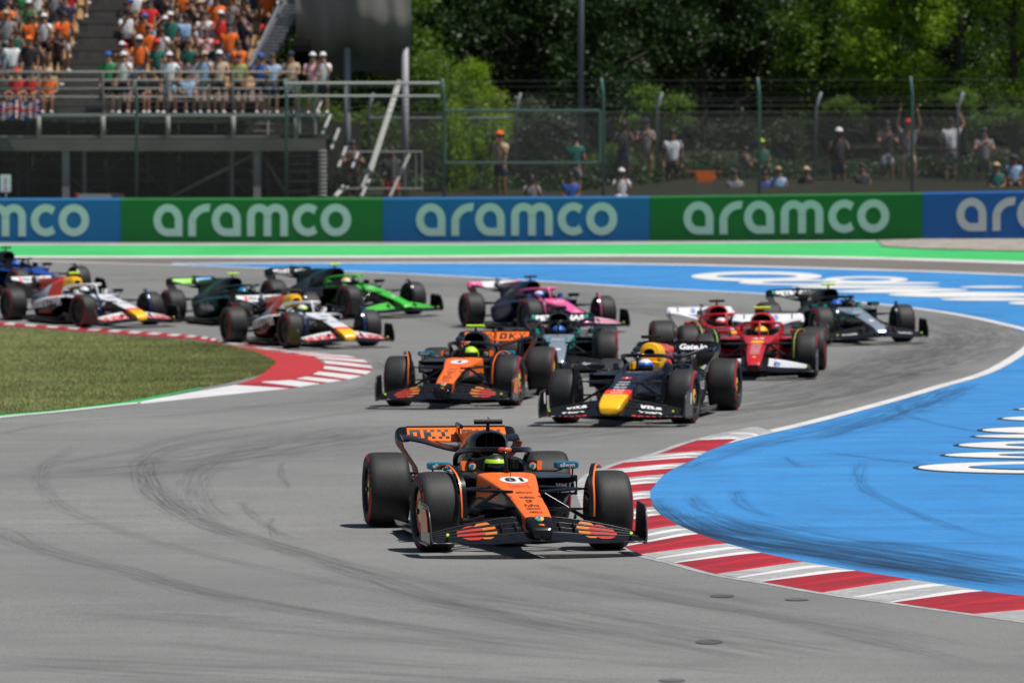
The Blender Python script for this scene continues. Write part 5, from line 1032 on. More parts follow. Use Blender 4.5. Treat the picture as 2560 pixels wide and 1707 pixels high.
for (x0, y0, x1, y1, r_) in ((806, 250, 783, 300, .03), (826, 288, 806, 335, .045), (847, 323, 828, 373, .045), (865, 368, 846, 418, .045), (895, 382, 880, 420, .04), (932, 400, 905, 470, .045), (868, 468, 838, 492, .05), (858, 465, 836, 492, .04), (1024, 386, 975, 492, .045), (923, 450, 903, 492, .05)):
    mb = MB(); mb.tube([at_y(x0, y0, YS0+.3)-s2o, at_y(x1, y1, YS0-.2)-s2o], r_, 6); mb.build('handrail', mat('pale_rail', (.50, .50, .47), .5), st2)
for i_, (x, y) in enumerate(((985, 380), (1012, 380), (1040, 380), (1055, 380))): mb = MB(); mb.tube([at_y(x, 382, YS0+1)-s2o, at_y(x, 480, YS0+1)-s2o], .02, 6); mb.build('guard_bar', M_steel, st2)
for y in (380, 472): mb = MB(); mb.tube([at_y(860, y, YS0+1)-s2o, at_y(1056, y, YS0+1)-s2o], .025, 6); mb.build('guard_rail', M_steel, st2)
pr = empty('platform_railing', tuple(at_y(713, 209, YS0-.3)), label='two long pale horizontal rails running right from the stand end', category='railing'); pro = pr.location.copy()
for y in (209, 241): mb = MB(); mb.tube([at_y(708, y, YS0-.3)-pro, at_y(1100, y, YS0-.3)-pro], .05 if y < 220 else .04, 6); mb.build('rail', mat('pale_rail2', (.34, .36, .33), .5), pr)
for x in (748, 788): mb = MB(); mb.tube([at_y(x, 205, YS0-.2)-pro, at_y(x, 335, YS0-.2)-pro], .045, 6); mb.build('rail_post', M_steel, pr)
sc_ = empty('screen', tuple(at_y(870, 480, YS0+3)), label='back of a big screen wrapped in sagging dark grey sheeting on steel legs', category='screen'); sco = sc_.location.copy()
V = []; nn = 40; mm_ = 30; mb = MB()
for i in range(nn+1):
    for j in range(mm_+1):
        u_ = i/nn; v_ = j/mm_; px = (735+290*u_); bot = 192-28*sin(pi*u_)*0+12*sin(2*pi*u_*1.3)-60*max(0, .16-u_)*3; py = bot*(1-v_)-420*v_
        dep = YS0+2.6+.06*sin(u_*17+v_*4)+.03*sin(u_*39+v_*9)+.22*sin(u_*7+v_*2)+(2.2*(1-v_/.24)**2 if v_ < .24 else 0)
        V.append(at_y(px+6*sin(v_*9+u_*6)*(1-v_), py, dep)-sco)
k = mb.pts(V)
for i in range(nn):
    for j in range(mm_): mb.face((k+i*(mm_+1)+j, k+(i+1)*(mm_+1)+j, k+(i+1)*(mm_+1)+j+1, k+i*(mm_+1)+j+1))
mb.build('sheeting', mat('tarp_grey', (.175, .16, .14), .6, noise=(1.2, .25, (1, 1, .3))), sc_, True)
c_ = at_y(880, -100, YS0+4.2)-sco; mb = MB(); mb.box(c_, (3.1, 1.2, 6.3)); mb.build('frame_box', M_dsteel, sc_)
for px, w_ in ((868, .19), (1013, .20)): mb = MB(); mb.tube([at_y(px, 495, YS0+3)-sco, at_y(px, 120, YS0+3)-sco], w_/2, 12); mb.build('leg', mat('leg_grey', (.30, .30, .32), .5), sc_, True)
mb = MB(); mb.tube([at_y(998, 205, YS0+2.4)-sco, at_y(925, 430, YS0+.5)-sco], .085, 6); mb.build('diagonal_strut', mat('pale_rail', 'ffffff'), sc_)
mb = MB(); mb.tube([at_y(735+k_*3, 130, YS0+1.5)-sco for k_ in (0, 14)], .35, 12); mb.build('opening', DARK, sc_)

mast = MB(); mast.tube([(0, 0, 0), (0, 0, 14)], [.10, .085], 14)
b = at_y(1452, 480, YB(1452)+.6); b.z = 2.3; o = mast.build('mast', mat('mast_grey', (.26, .28, .33), .45, .3), None, True, label='tall plain grey mast rising behind the fence in front of the dark trees', category='mast'); o.location = b
sg = empty('sign', tuple(at_y(14, 480, YS0-1.0)), label='small white sign with a red exclamation mark at the foot of the stand', category='sign'); so_ = sg.location.copy()
mb = MB(); a = at_y(1, 437, YS0-1)-so_; b = at_y(27, 480, YS0-1)-so_; mb.box((a+b)/2, (.29, .03, .48)); mb.build('board', mat('sign_white', (.7, .7, .68), .5), sg)
mb = MB(); c = (a+b)/2; mb.box(c+Vector((0, -.02, .06)), (.035, .006, .20)); mb.build('mark', REDP, sg); mb = MB(); mb.box(c+Vector((0, -.02, -.13)), (.05, .006, .05)); mb.build('mark', REDP, sg); mb = MB(); mb.tube([c+Vector((0, 0, -.2)), c+Vector((0, 0, -1.2))], .03); mb.build('post', M_steel, sg)
bn = empty('box', tuple(at_y(250, 492, YS0-1)), label='low beige box with red corners at the foot of the stand', category='box'); bo = bn.location.copy()
mb = MB(); mb.box(at_y(250, 497, YS0-1)-bo, (1.28, .5, .26)); mb.build('body', mat('beige_box', (.40, .37, .33), .6), bn)
for px in (192, 307): mb = MB(); mb.box(at_y(px, 487, YS0-1.26)-bo, (.09, .02, .08)); mb.build('reflector', REDP, bn)

# ------------------------------------------------------------------ trees and bushes
def leaf_mat(name, c1, c2, tr=.35):
    m = bpy.data.materials.new(name); m.use_nodes = True; n = m.node_tree; N = n.nodes.new; L = n.links.new; b = n.nodes['Principled BSDF']; out = n.nodes['Material Output']
    geo = N('ShaderNodeNewGeometry'); t = N('ShaderNodeTexNoise'); t.inputs['Scale'].default_value = .9; t.inputs['Detail'].default_value = 4; L(geo.outputs['Position'], t.inputs[0])
    t2 = N('ShaderNodeTexWhiteNoise'); t2.noise_dimensions = '1D'; L(geo.outputs['Random Per Island'], t2.inputs['W'])
    ad = N('ShaderNodeMath'); ad.operation = 'MULTIPLY_ADD'; ad.inputs[1].default_value = .5; L(t2.outputs[0], ad.inputs[0]); L(t.outputs[0], ad.inputs[2])
    mr = N('ShaderNodeMapRange'); mr.inputs[1].default_value = .4; mr.inputs[2].default_value = 1.05; L(ad.outputs[0], mr.inputs[0])
    mx = N('ShaderNodeMix'); mx.data_type = 'RGBA'; mx.inputs[6].default_value = (*c1, 1); mx.inputs[7].default_value = (*c2, 1); L(mr.outputs[0], mx.inputs[0]); L(mx.outputs[2], b.inputs['Base Color']); b.inputs['Roughness'].default_value = .5
    tl = N('ShaderNodeBsdfTranslucent'); L(mx.outputs[2], tl.inputs[0]); ms = N('ShaderNodeMixShader'); ms.inputs[0].default_value = tr; L(b.outputs[0], ms.inputs[1]); L(tl.outputs[0], ms.inputs[2]); L(ms.outputs[0], out.inputs[0]); return m
LG = [leaf_mat('leaves_dark', (.012, .032, .006), (.04, .09, .014)), leaf_mat('leaves_mid', (.06, .13, .010), (.15, .26, .02), .5), leaf_mat('leaves_bright', (.15, .27, .010), (.33, .48, .03), .5), leaf_mat('leaves_grey', (.05, .07, .04), (.10, .13, .07))]
M_bark = mat('bark', (.06, .05, .04), .9, noise=(6, .4, (1, 1, .3)))
rgl = np.random.default_rng(11)
def leafcloud(name, blobs, n, size):
    """blobs: (x,y,z,rx,ry,rz); leaves sit in clumps through the outer part of every blob"""
    Wt = np.array([b[3]*b[5] for b in blobs]); Wt = Wt/Wt.sum(); B = np.array(blobs)
    nc = n//26; bi = rgl.choice(len(blobs), nc, p=Wt); d = rgl.normal(size=(nc, 3)); d /= np.linalg.norm(d, axis=1)[:, None]; rr = rgl.uniform(.55, 1.08, nc)[:, None]
    C = B[bi, :3]+d*rr*B[bi, 3:6]
    P = np.repeat(C, 26, 0)+rgl.normal(size=(nc*26, 3))*np.array([.20, .20, .13]); N_ = len(P)
    a = rgl.normal(size=(N_, 3)); a[:, 2] *= .55; a /= np.linalg.norm(a, axis=1)[:, None]; b = np.cross(a, rgl.normal(size=(N_, 3))); b /= np.linalg.norm(b, axis=1)[:, None]
    s_ = rgl.uniform(.6, 1.3, N_)[:, None]*size; V = np.stack([P-a*s_, P+b*s_*.5, P+a*s_, P-b*s_*.5], 1)
    me = bpy.data.meshes.new(name); me.vertices.add(N_*4); me.vertices.foreach_set('co', V.ravel()); me.loops.add(N_*4); me.loops.foreach_set('vertex_index', np.arange(N_*4)); me.polygons.add(N_); me.polygons.foreach_set('loop_start', np.arange(N_)*4); me.materials.append(None); me.update(); return me
def crown_variant(k, w_, h_, nb):
    rr = random.Random(k); bl = []
    for _ in range(nb):
        a = rr.uniform(0, 2*pi); r_ = w_*sqrt(rr.random())*.75; z = rr.uniform(-.5, .5)*h_; q = 1-abs(z/h_)*1.1; bl.append((r_*cos(a)*q, r_*sin(a)*q, z, rr.uniform(.5, 1.1), rr.uniform(.5, 1.1), rr.uniform(.4, .8)))
    return leafcloud('crown', bl, 16000, .085)
CV = [crown_variant(k, 3.0, 6.5, 30) for k in range(4)]
def bush_variant(k):
    rr = random.Random(k); bl = []
    for _ in range(16):
        a = rr.uniform(0, 2*pi); r_ = rr.uniform(0, 1.5); z = rr.uniform(-1.3, 1.2); bl.append((r_*cos(a), r_*sin(a)*.7, z, rr.uniform(.2, .6), rr.uniform(.2, .5), rr.uniform(.2, .55)))
    return leafcloud('crown', bl, 7000, .075)
BV = [bush_variant(10+k) for k in range(4)]
def tree_trunk(h, r_, seed):
    rr = random.Random(seed); mb = MB(); mb.tube([(0, 0, -.3), (.1, 0, h*.3), (-.05, .1, h*.7), (.1, 0, h)], [r_*1.2, r_, r_*.75, r_*.35], 10)
    for k in range(7):
        a = rr.uniform(0, 6.28); z = h*rr.uniform(.25, .85); L_ = rr.uniform(1.2, 2.6); mb.tube([(0, 0, z), (cos(a)*L_*.5, sin(a)*L_*.5, z+L_*.35), (cos(a)*L_, sin(a)*L_, z+L_*.8)], [r_*.45, r_*.28, r_*.08], 6)
    return mb.mesh('trunk', [M_bark], True)
TM = [tree_trunk(8, .17, 1), tree_trunk(8, .14, 2)]
TREES = [ # px, Y, base z, scale xyz, crown z, material, variant, label
 (1090, 168, 2.6, (.60, .6, .62), 4.6, 1, 0, 'yellow green tree just right of the big grey screen'),
 (1200, 171, 2.8, (.62, .6, .60), 4.4, 2, 1, 'sunlit yellow green tree between the screen and the mast'),
 (980, 174, 2.8, (.8, .8, 1.0), 6.0, 1, 2, 'green tree showing round the edge of the big grey screen'),
 (1340, 176, 3.0, (.9, .9, 1.05), 6.4, 0, 3, 'dark tree directly left of the grey mast'),
 (1480, 172, 2.9, (.8, .8, .9), 6.2, 0, 0, 'dark tree with thin grey branches directly behind the grey mast'),
 (1600, 177, 3.2, (1.0, 1, 1.1), 6.8, 0, 1, 'dark tree, first to the right of the mast'),
 (1760, 175, 3.1, (.9, .9, 1.0), 6.6, 0, 2, 'dark tree behind the middle of the right fence section'),
 (1900, 178, 3.2, (1.0, 1, 1.1), 7.0, 0, 3, 'dark tree above the person with the white hat'),
 (2060, 174, 3.1, (.85, .9, .9), 7.2, 1, 0, 'mid green tree left of the bright tree at the upper right'),
 (2230, 170, 3.0, (.85, .8, .75), 8.0, 2, 1, 'bright yellow green tree overhanging the fence at the upper right'),
 (2400, 172, 3.0, (.9, .9, .8), 7.9, 1, 2, 'green tree above the person reaching up the post'),
 (2540, 169, 2.9, (.8, .8, .75), 8.0, 2, 3, 'bright green tree at the upper right corner'),
 (2480, 176, 3.1, (1, 1, 1), 5.4, 0, 1, 'dark tree low behind the people at the right'),
 (2180, 177, 3.2, (1.0, 1, .9), 5.4, 0, 2, 'dark tree behind the two people in white shorts'),
]
def tree(px, Y, zb, sc, cz, mi, vi, lab, cat='tree', nm='tree', grp='trees behind the fence', var=None, trunk=True):
    x = xat(px, Y); t = empty(nm, (x, Y, zb), rz=R.uniform(0, 6.28), label=lab, category=cat)
    if grp: t['group'] = grp
    c = share('crown', (var or CV)[vi % len(var or CV)], t, [LG[mi]]); c.location = (0, 0, cz-zb+0); c.scale = sc
    if trunk: k = share('trunk', TM[vi % 2], t, [M_bark]); k.scale = (1, 1, max(.3, (cz-zb+1.0)/8)) if var is None else (.3, .3, .12)
    return t
for T_ in TREES: tree(*T_)
# farther dark rows closing the view
fr = [(-200, 176), (60, 178), (330, 176), (600, 179), (800, 172), (900, 180), (1120, 183), (1280, 184), (1430, 184), (1680, 185), (1830, 186), (2000, 185), (2120, 186), (2320, 183), (2560, 184), (2720, 178), (2900, 182), (-420, 182)]
names = ['behind the far left end of the stand', 'behind the left half of the stand', 'behind the middle of the stand', 'behind the stand stair', 'behind the screen legs, right beside the stand', 'right behind the big screen', 'in the back row behind the yellow green trees', 'in the back row left of the mast', 'in the back row at the mast', 'in the back row, first right of the mast', 'in the back row, second right of the mast', 'in the back row above the white hat', 'in the back row left of the bright crown', 'in the back row under the bright crown', 'in the back row at the right edge', 'outside the right edge, front', 'outside the right edge, back', 'outside the left edge']
for i, ((px, Y), nmn) in enumerate(zip(fr, names)): tree(px, Y, 3.2, (1.25, 1.0, 1.5), 7.6, 0, i, 'dark dense tree '+nmn)
for i, (px, Y, cz, sc, mi, lab) in enumerate(((1140, 163, 3.9, (.45, .6, 1.15), 2, 'narrow bright bush right of the stand stair rails'), (1195, 163.5, 3.2, (.5, .6, .8), 1, 'green bush behind the person in the orange cap'), (1560, 166, 3.6, (.9, .6, .6), 1, 'green bush behind the dark shirted person at the fence'), (1380, 167, 4.3, (.9, .8, .7), 3, 'greyish bush left of the mast foot'), (2105, 166.5, 5.1, (.5, .5, .32), 1, 'bright sprig of leaves above the person in the white hat'),
    (2400, 165.5, 5.1, (.75, .5, .36), 1, 'bright leafy branch behind the person reaching up the post'), (2530, 165, 4.8, (.75, .5, .42), 1, 'hanging green branch above the seated people at the right'), (1670, 168, 5.0, (.9, .6, .5), 1, 'mid green bush above the person in the white shirt with strap'), (1960, 168, 4.2, (1.0, .6, .5), 0, 'dark bush behind the blue hammock'), (930, 167, 3.6, (1.0, .6, .9), 1, 'green bush seen through the stair rails'), (1300, 170, 3.4, (1.1, .6, .9), 1, 'dense green bush left of the gate'), (800, 169, 4.3, (.8, .6, .8), 1, 'green bush under the big screen'))):
    tree(px, Y, 2.6, sc, cz, mi, i, lab, 'bush', 'bush', 'bushes behind the fence', BV, False)
mb = MB(); 
for px in range(-500, 3100, 60):
    x = xat(px, 192); z1 = 15+R.uniform(-2, 2); mb.poly([(x-2.2, 192+R.uniform(-.5, .5), 2), (x+2.2, 192, 2), (x+2, 193, z1), (x-2, 193, z1)])
rgl2 = leafcloud('far_wood', [(xat(px, 190), 190+R.uniform(-1, 1), z, 2.2, 1, 1.6) for px in range(-500, 3100, 110) for z in (5, 8, 11, 14)], 90000, .16)
o = share('far_wood', rgl2, None, [LG[0]], kind='stuff')
ug = []
for px in range(-100, 2900, 45):
    Y = R.uniform(163.5, 168.5); x = xat(px+R.uniform(-20, 20), Y); ug.append((x, Y, bank_z(x, Y)+.15, R.uniform(.35, .9), R.uniform(.3, .7), R.uniform(.15, .5)))
for px in range(1050, 2750, 40):
    Y = R.uniform(163.3, 164.8); x = xat(px+R.uniform(-20, 20), Y); ug.append((x, Y, bank_z(x, Y)+.04, R.uniform(.3, .6), R.uniform(.2, .5), R.uniform(.06, .2)))
share('undergrowth', leafcloud('undergrowth', ug, 46000, .065), None, [LG[0]], kind='stuff')

# ------------------------------------------------------------------ people
SK = [mat('skin_%d' % i, c, .55) for i, c in enumerate(((.33, .16, .10), (.27, .125, .075), (.18, .08, .045), (.38, .21, .145)))]
HAIR = [mat('hair_%d' % i, c, .6) for i, c in enumerate(((.012, .009, .007), (.05, .025, .012), (.20, .12, .05), (.02, .015, .012)))]
CL = {k: mat('cloth_'+k, v, .85, noise=(7, .12, (1, 1, 1))) for k, v in dict(orange=(.85, .16, .015), red=(.62, .02, .025), white=(.68, .69, .72), black=(.014, .014, .017), navy=(.015, .022, .06), teal=(.01, .13, .10), grey=(.22, .22, .23), beige=(.48, .36, .24), olive=(.34, .36, .12), skyblue=(.30, .45, .68), blue=(.03, .10, .42), pink=(.72, .42, .45), khaki=(.33, .24, .12), denim=(.05, .09, .2), yellow=(.75, .50, .03), green=(.03, .24, .08), lime=(.45, .62, .03), charcoal=(.05, .05, .055)).items()}
POSE = {}
def make_pose(name, kind, arms):
    sit = kind == 'sit'; hz = .46 if sit else .93; J = []; E_ = []
    def add(p, r_, to=None): J.append((p, r_)); i = len(J)-1; (E_.append((to, i)) if to is not None else None); return i
    y0 = .08 if sit else 0
    pel = add((0, y0, hz), .135); wa = add((0, y0, hz+.17), .125, pel); chx = add((0, y0, hz+.38), (.155, .12), wa); nk = add((0, y0-.01, hz+.53), .058, chx); hd = add((0, y0-.02, hz+.62), .078, nk); tp = add((0, y0-.01, hz+.73), .088, hd); nose = add((0, y0-.115, hz+.655), .022, hd)
    SH = [((0, y0, hz-.02), .15), ((0, y0, hz+.17), .148), ((0, y0, hz+.38), (.175, .14)), ((0, y0, hz+.49), .085)]; SE = [(0, 1), (1, 2), (2, 3)]
    PT = [((0, y0, hz+.06), .15), ((0, y0, hz-.03), .155)]; PE = [(0, 1)]; shoes = []
    for s_ in (1, -1):
        a = arms[0 if s_ > 0 else 1]; sh = (s_*.185, y0, hz+.44)
        el, wr = {'down': ((s_*.25, y0+.02, hz+.17), (s_*.24, y0-.06, hz-.07)), 'phone': ((s_*.24, y0-.16, hz+.24), (s_*.07, y0-.28, hz+.58)), 'up': ((s_*.30, y0-.05, hz+.68), (s_*.24, y0-.08, hz+.95)), 'rail': ((s_*.26, y0-.12, hz+.20), (s_*.17, y0-.36, hz+.20)), 'lap': ((s_*.24, y0-.04, hz+.20), (s_*.12, y0-.30, hz+.13)), 'hip': ((s_*.36, y0+.06, hz+.22), (s_*.19, y0-.08, hz+.06)), 'clap': ((s_*.25, y0-.14, hz+.24), (s_*.03, y0-.32, hz+.38)), 'hold': ((s_*.34, y0-.04, hz+.62), (s_*.20, y0-.12, hz+1.0))}[a]
        i = add(sh, .06, chx); j = add(el, .042, i); k = add(wr, .030, j); v = Vector(wr)-Vector(el); v.normalize(); h1 = add(tuple(Vector(wr)+v*.08), .038, k); add(tuple(Vector(wr)+v*.16), .022, h1)
        n_ = len(SH); SH.append(((s_*.18, y0, hz+.445), .078)); SH.append((tuple(Vector(sh)*.45+Vector(el)*.55), .068)); SE += [(2, n_), (n_, n_+1)]
        if sit: kn, an, to_ = (s_*.13, y0-.42, hz+.02), (s_*.12, y0-.40, .08), (s_*.13, y0-.56, .04)
        else: sp = .11+.04*(name in ('up', 'hip')); kn, an, to_ = (s_*sp, -.02, .50), (s_*(sp+.01), .02, .09), (s_*(sp+.04), -.13, .04)
        th_ = add((s_*.10, y0-(.08 if sit else 0), hz-.08+(.06 if sit else 0)), .095, pel); i = add(kn, .062, th_); j = add(an, .040, i); add(to_, .034, j)
        n_ = len(PT); PT.append(((s_*.10, y0-(.08 if sit else 0), hz-.08+(.06 if sit else 0)), .108)); PT.append((tuple(Vector(J[th_][0])*.15+Vector(kn)*.85), .085)); PE += [(1, n_), (n_, n_+1)]
        shoes.append((an, to_))
    body = skin_mesh('person', J, E_, 0, 1); shirt = skin_mesh('shirt', SH, SE, 1, 1); pants = skin_mesh('shorts', PT, PE, 1, 1)
    hc = Vector((0, y0-.02, hz+.69)); mb = MB(); rings = []
    for q in range(6):
        a = radians(-12+100*q/5); rings.append([(hc.x+.098*cos(a)*cos(t), hc.y+.02+.112*cos(a)*sin(t), hc.z+.02+.118*sin(a)) for t in [2*pi*j/14 for j in range(14)]])
    mb.loft(rings); hair = mb.mesh('hair', [None], True); cap = MB(); rings = []
    for q in range(6):
        a = radians(12+78*q/5); rings.append([(hc.x+.108*cos(a)*cos(t), hc.y+.115*cos(a)*sin(t), hc.z+.025+.125*sin(a)) for t in [2*pi*j/14 for j in range(14)]])
    cap.loft(rings); cap.slab([(x, hc.y-.09-y, hc.z+.055) for x, y in ((-.08, 0), (.08, 0), (.06, .09), (0, .115), (-.06, .09))], [(x, hc.y-.09-y*.98, hc.z+.045) for x, y in ((-.08, 0), (.08, 0), (.06, .09), (0, .115), (-.06, .09))])
    capm = cap.mesh('cap', [None], True, 50); mb = MB()
    for an, to_ in shoes: mb.tube([(an[0], an[1]+.05, .045), (an[0], (an[1]+to_[1])/2, .055), (to_[0], to_[1]-.03, .035)], [.045, .055, .035], 8, flat=.8)
    shm = mb.mesh('shoes', [None], True); mb = MB()
    a = Vector(J[0][0]); ph = None
    if 'phone' in arms: mb.box((0, y0-.34, hz+.66), (.15, .012, .08)); ph = mb.mesh('phone', [CARBM])
    POSE[name] = dict(body=body, shirt=shirt, shorts=pants, hair=hair, cap=capm, shoes=shm, phone=ph)
for nm, kd, ar in (('stand', 'stand', ('down', 'down')), ('phone', 'stand', ('phone', 'phone')), ('up', 'stand', ('up', 'up')), ('rail', 'stand', ('rail', 'rail')), ('hip', 'stand', ('hip', 'down')), ('clap', 'stand', ('clap', 'clap')), ('hold', 'stand', ('down', 'hold')), ('onephone', 'stand', ('phone', 'down')), ('sit', 'sit', ('lap', 'lap')), ('sitphone', 'sit', ('phone', 'phone'))): make_pose(nm, kd, ar)
def person(pose, loc, rz, top, bot, hat, skin, label, group, hair=0, scale=1, shoes='white'):
    P = POSE[pose]; p = share('person', P['body'], None, [SK[skin]], label=label, category='person')
    if group: p['group'] = group
    p.location = loc; p.rotation_euler = (0, 0, rz); p.scale = (scale,)*3
    share('shirt', P['shirt'], p, [CL[top]]); share('shorts', P['shorts'], p, [CL[bot]]); share('hair', P['hair'], p, [HAIR[hair]])
    if hat: share('cap', P['cap'], p, [CL[hat]])
    share('shoes', P['shoes'], p, [CL[shoes]])
    if P['phone']: share('phone', P['phone'], p, [CARBM])
    return p
rp = random.Random(21); ORD = ['front', 'second', 'third', 'fourth', 'fifth', 'sixth', 'seventh', 'eighth', 'ninth', 'tenth']
def card(k): return ['first', 'second', 'third', 'fourth', 'fifth', 'sixth', 'seventh', 'eighth', 'ninth', 'tenth', 'eleventh', 'twelfth', 'thirteenth', 'fourteenth', 'fifteenth', 'sixteenth', 'seventeenth'][k]
TOPS = ['orange']*5+['white']*7+['black']*10+['navy']*2+['navy']*3+['red']*4+['teal']*2+['grey']*3+['skyblue']*2+['beige', 'green', 'yellow', 'charcoal', 'pink']
FRONT = {  # hand placed front row: px, pose, top, shorts, hat
 0: [(272, 'stand', 'green', 'black', 'blue'), (310, 'phone', 'white', 'navy', 'white'), (356, 'sit', 'black', 'charcoal', None), (384, 'sit', 'black', 'black', None), (424, 'hip', 'white', 'skyblue', 'white'), (470, 'sit', 'skyblue', 'denim', None), (512, 'phone', 'skyblue', 'grey', 'beige'), (548, 'rail', 'beige', 'black', 'white'), (597, 'stand', 'olive', 'black', None), (652, 'phone', 'blue', 'navy', 'blue'), (682, 'rail', 'skyblue', 'denim', None), (728, 'rail', 'beige', 'white', 'navy'), (782, 'rail', 'pink', 'charcoal', 'white'), (808, 'phone', 'white', 'navy', 'white')]}
GRP = 'spectators in the grandstand'
for k, (px, ps, tp, bt, ht) in enumerate(FRONT[0]):
    Y = YS0+.30+(.35 if ps == 'sit' else 0); side_ = ''
    person(ps, (xat(px, Y), Y, Z0+.002), rp.uniform(-.25, .25), tp, bt, ht, rp.randrange(4), 'person in %s top, %s from the aisle in the front row right of it' % (tp, card(k)), GRP, rp.randrange(4), rp.uniform(.95, 1.03))
for k, (px, tp, bt, ht) in enumerate(((42, 'red', 'black', 'red'), (78, 'red', 'black', 'black'), (122, 'orange', 'khaki', 'beige'), (4, 'charcoal', 'navy', None))):
    Y = YS0+.62; person('sit', (xat(px, Y), Y, Z0+.002), rp.uniform(-.2, .2), tp, bt, ht, rp.randrange(4), 'person in %s top sitting above the draped flag, %s from the left edge' % (tp, card({4: 0, 42: 1, 78: 2, 122: 3}[px])), GRP)
for i in range(1, NR-1):
    Y = YS0+RUN*i+.28; z = Z0+RISE*i; a0, a1 = aisle(i)
    for blk_, (x0, x1, dr) in (('left', (a0-.15, xat(-25, Y), -1)), ('right', (a1+.2, redge(i)-.15, 1))):
        x = x0+dr*rp.uniform(0, .35); k = 0
        while (x-x1)*dr < 0 and k < 16:
            if rp.random() < .97:
                sit = rp.random() < .30; ps = rp.choice(['sit', 'sit', 'sitphone']) if sit else rp.choice(['stand', 'phone', 'phone', 'hip', 'clap', 'onephone', 'rail', 'up' if i > 4 else 'phone', 'stand'])
                tp = rp.choice(TOPS); ht = rp.choice([None]*8+['white', 'white', 'orange', 'blue', 'black', 'beige', 'navy', 'red'])
                person(ps, (x, Y+(.34 if sit else rp.uniform(-.05, .1)), z+.002+.002*i), rp.uniform(-.4, .4), tp, rp.choice(['black', 'khaki', 'denim', 'white', 'navy', 'beige', 'grey', 'skyblue']), ht, rp.randrange(4),
                    'person in %s top%s, %s from the aisle, %s row %s of it' % (tp, ' and %s cap' % ht if ht else '', card(k), ORD[i] if i < 10 else 'eleventh', blk_), GRP, rp.randrange(4), rp.uniform(.92, 1.04)); k += 1
            x += dr*rp.uniform(.36, .72)
# people at the fence
FG = 'spectators on the bank behind the fence'
def fp(px, feet, Y, pose, top, bot, hat, skin, label, rz=0, hair=0, scale=1, shoes='white'):
    b = at_y(px, feet, Y); return person(pose, tuple(b), rz, top, bot, hat, skin, label, FG, hair, scale, shoes), b
def perch(px, feet, Y):      # earth mound under a person standing above the bank
    b = at_y(px, feet, Y); g = bank_z(b.x, b.y); return b, g
FP = [(1251, 500, 162, 'phone', 'beige', 'navy', 'orange', 1, 'person in beige shirt and orange cap photographing through the fence', -.5), (882, 525, 159.6, 'clap', 'black', 'charcoal', None, 1, 'person in black shirt standing among the stair rails', .2), (980, 540, 161, 'hip', 'charcoal', 'red', None, 2, 'person in dark patterned shirt right of the stair rails', 0), (1437, 505, 163, 'stand', 'teal', 'grey', None, 0, 'person in teal shirt and grey shorts behind the grey mast', 3.0), (1560, 470, 164.5, 'phone', 'charcoal', 'denim', None, 2, 'person in dark shirt with raised hands right of the gate', 0), (1615, 465, 165, 'clap', 'grey', 'khaki', 'navy', 0, 'person in grey shirt and khaki shorts left of a bent grey post', 0), (1682, 492, 164, 'stand', 'white', 'black', None, 1, 'person in white shirt with dark shoulder strap and black shorts', 0),
 (2097, 492, 162.5, 'phone', 'charcoal', 'charcoal', 'white', 2, 'person in dark dress and white hat taking a picture', 0), (2218, 472, 163, 'clap', 'black', 'white', None, 1, 'person in black shirt and white shorts with bent arms', .1), (2271, 470, 163, 'up', 'grey', 'beige', 'red', 0, 'person in grey shirt and red cap raising both arms', 0), (2377, 464, 163, 'hold', 'white', 'grey', None, 0, 'person in white shirt reaching one arm high up a fence post', 3.14), (2460, 490, 162.5, 'clap', 'grey', 'charcoal', None, 0, 'person in grey shirt at the fence near the right edge', 0)]
for a in FP: fp(*a[:9], rz=a[9], scale=1.12)
FS = [(1554, 535, 160, 'white', 'white', 'white', 0, 'person in white cap and white shirt crouching low behind the wall'), (1427, 545, 160.3, 'blue', 'navy', None, 2, 'dark haired person in blue top low behind the wall below the mast'), (1330, 550, 160.3, 'grey', 'navy', None, 1, 'person with brown arms raised to the head, low behind the wall'), (2491, 520, 161, 'teal', 'navy', 'beige', 1, 'person in teal top and pale cap sitting at the far right'), (2535, 500, 161.2, 'skyblue', 'black', 'charcoal', 2, 'person in sky blue scarf sitting at the far right'), (2562, 500, 162, 'navy', 'black', None, 0, 'person in navy cut by the right edge'), (2155, 520, 161.5, 'charcoal', 'black', None, 1, 'person in charcoal sitting left of the white shorts pair'),
 (2016, 530, 161.5, 'black', 'charcoal', 'beige', 1, 'person in black with pale cap sitting beside the bent grey post'), (1946, 530, 161, 'skyblue', 'beige', 'khaki', 0, 'person in pale blue with straw hat sitting behind the wall'), (1913, 540, 161, 'blue', 'navy', None, 0, 'person in blue sitting low beside the green post'), (1838, 538, 161, 'grey', 'navy', None, 3, 'person in grey sitting right of the hanging orange shirt')]
for k, (px, ft, Y, tp, bt, ht, sk, lb) in enumerate(FS): fp(px, ft, Y, 'sitphone' if k in (0, 2) else 'sit', tp, bt, ht, sk, lb)
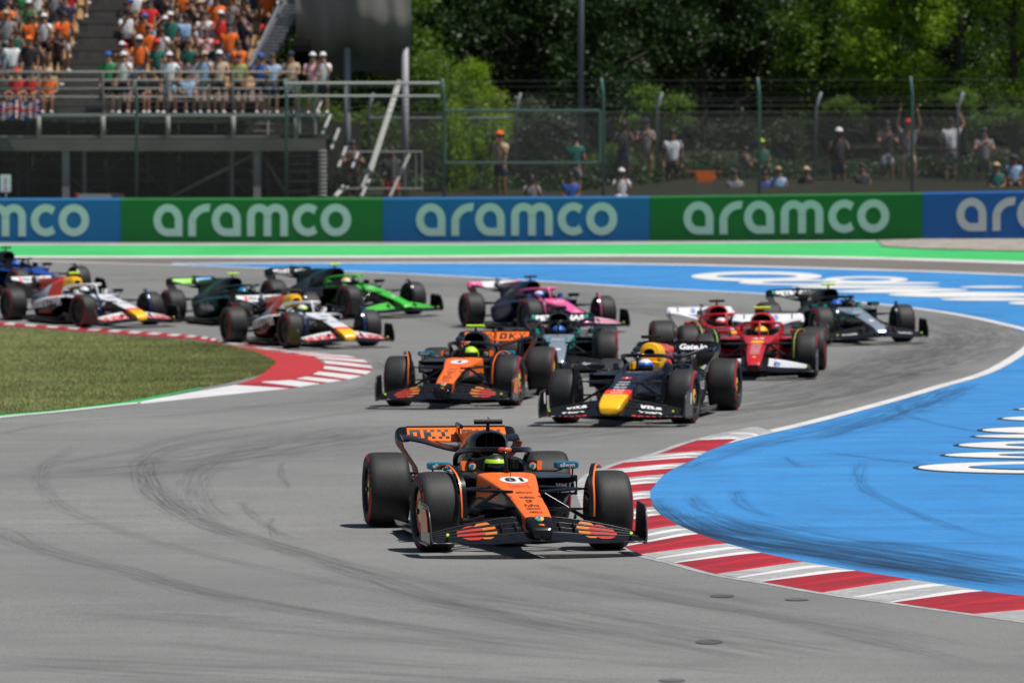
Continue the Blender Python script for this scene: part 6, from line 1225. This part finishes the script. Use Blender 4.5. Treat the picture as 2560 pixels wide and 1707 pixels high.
# hammock with people, orange shirt hanging
hk = MB(); A = []; nn = 16
hl, hr = at_y(1720, 385, 165), at_y(2000, 398, 165); rows = []
for i in range(nn+1):
    t = i/nn; p = hl*(1-t)+hr*t; sag = .55*4*t*(1-t); w_ = .05+.34*sin(pi*t); rows.append([p+Vector((0, -w_, -sag+.12*sin(pi*t))), p+Vector((0, 0, -sag-.08*sin(pi*t))), p+Vector((0, w_, -sag+.12*sin(pi*t)))])
k = hk.pts([q-hl for r_ in rows for q in r_])
for i in range(nn):
    for j in range(2): hk.face((k+i*3+j, k+i*3+j+1, k+(i+1)*3+j+1, k+(i+1)*3+j))
o = hk.build('hammock', mat('hammock_blue', (.03, .10, .17), .8), None, True, label='dark blue hammock slung between trees behind the fence', category='hammock'); o.location = hl
b = at_y(1905, 405, 165); person('sit', (b.x, b.y-.05, b.z-.62), .2, 'teal', 'navy', 'lime', 1, 'person in lime cap lying in the blue hammock', FG)
b = at_y(1862, 425, 165.1); person('sitphone', (b.x, b.y-.05, b.z-.60), -.5, 'charcoal', 'navy', None, 0, 'person with pale arms raised in the middle of the hammock', FG)
mb = MB(); c = at_y(1762, 450, 162.5); mb.slab([(-.26, 0, .22), (.26, 0, .22), (.34, .02, .05), (.22, .0, .0), (.22, .02, -.34), (-.2, 0, -.36), (-.2, 0, .0), (-.34, .03, .08)][::-1], [(-.26, .05, .22), (.26, .05, .22), (.34, .07, .05), (.22, .05, .0), (.22, .07, -.34), (-.2, .05, -.36), (-.2, .05, .0), (-.34, .08, .08)][::-1])
mb.tube([(-.5, .025, .24), (.5, .025, .24)], .008, 5)
o = mb.build('hanging_shirt', CL['orange'], None, label='orange shirt hung up on a line behind the fence', category='shirt'); o.location = c
# flag draped over the front rail
fl = empty('flag', tuple(at_y(50, 252, YS0-.15)), label='blue, red and white flag draped over the rail at the left', category='flag'); fo_ = fl.location.copy()
def flagz(u_, v_): return Vector((xat(-4+108*u_, YS0)-fo_.x, -.04+.05*sin(u_*17+v_*3)+.03*sin(u_*41), (zat(252+46*v_+3*sin(u_*12), YS0-.15)-fo_.z)))
cols = {'b': mat('flag_blue', (.012, .03, .20), .7), 'w': mat('flag_white', (.62, .62, .65), .7), 'r': mat('flag_red', (.55, .02, .03), .7)}; mbf = MB(); ck_ = list(cols); n1, n2 = 54, 26
for i in range(n1):
    for j in range(n2):
        u_, v_ = (i+.5)/n1, (j+.5)/n2; x, y = (u_-.5)*2, (v_-.5)*2; dg = min(abs(x-y), abs(x+y))/1.4
        cc = 'r' if abs(x) < .09 or abs(y) < .14 else 'w' if abs(x) < .17 or abs(y) < .26 else 'r' if dg < .07 else 'w' if dg < .17 else 'b'
        mbf.poly([flagz(a/n1, b/n2) for a, b in ((i, j), (i+1, j), (i+1, j+1), (i, j+1))], ck_.index(cc))
mbf.build('cloth', [cols[k] for k in ck_], fl)
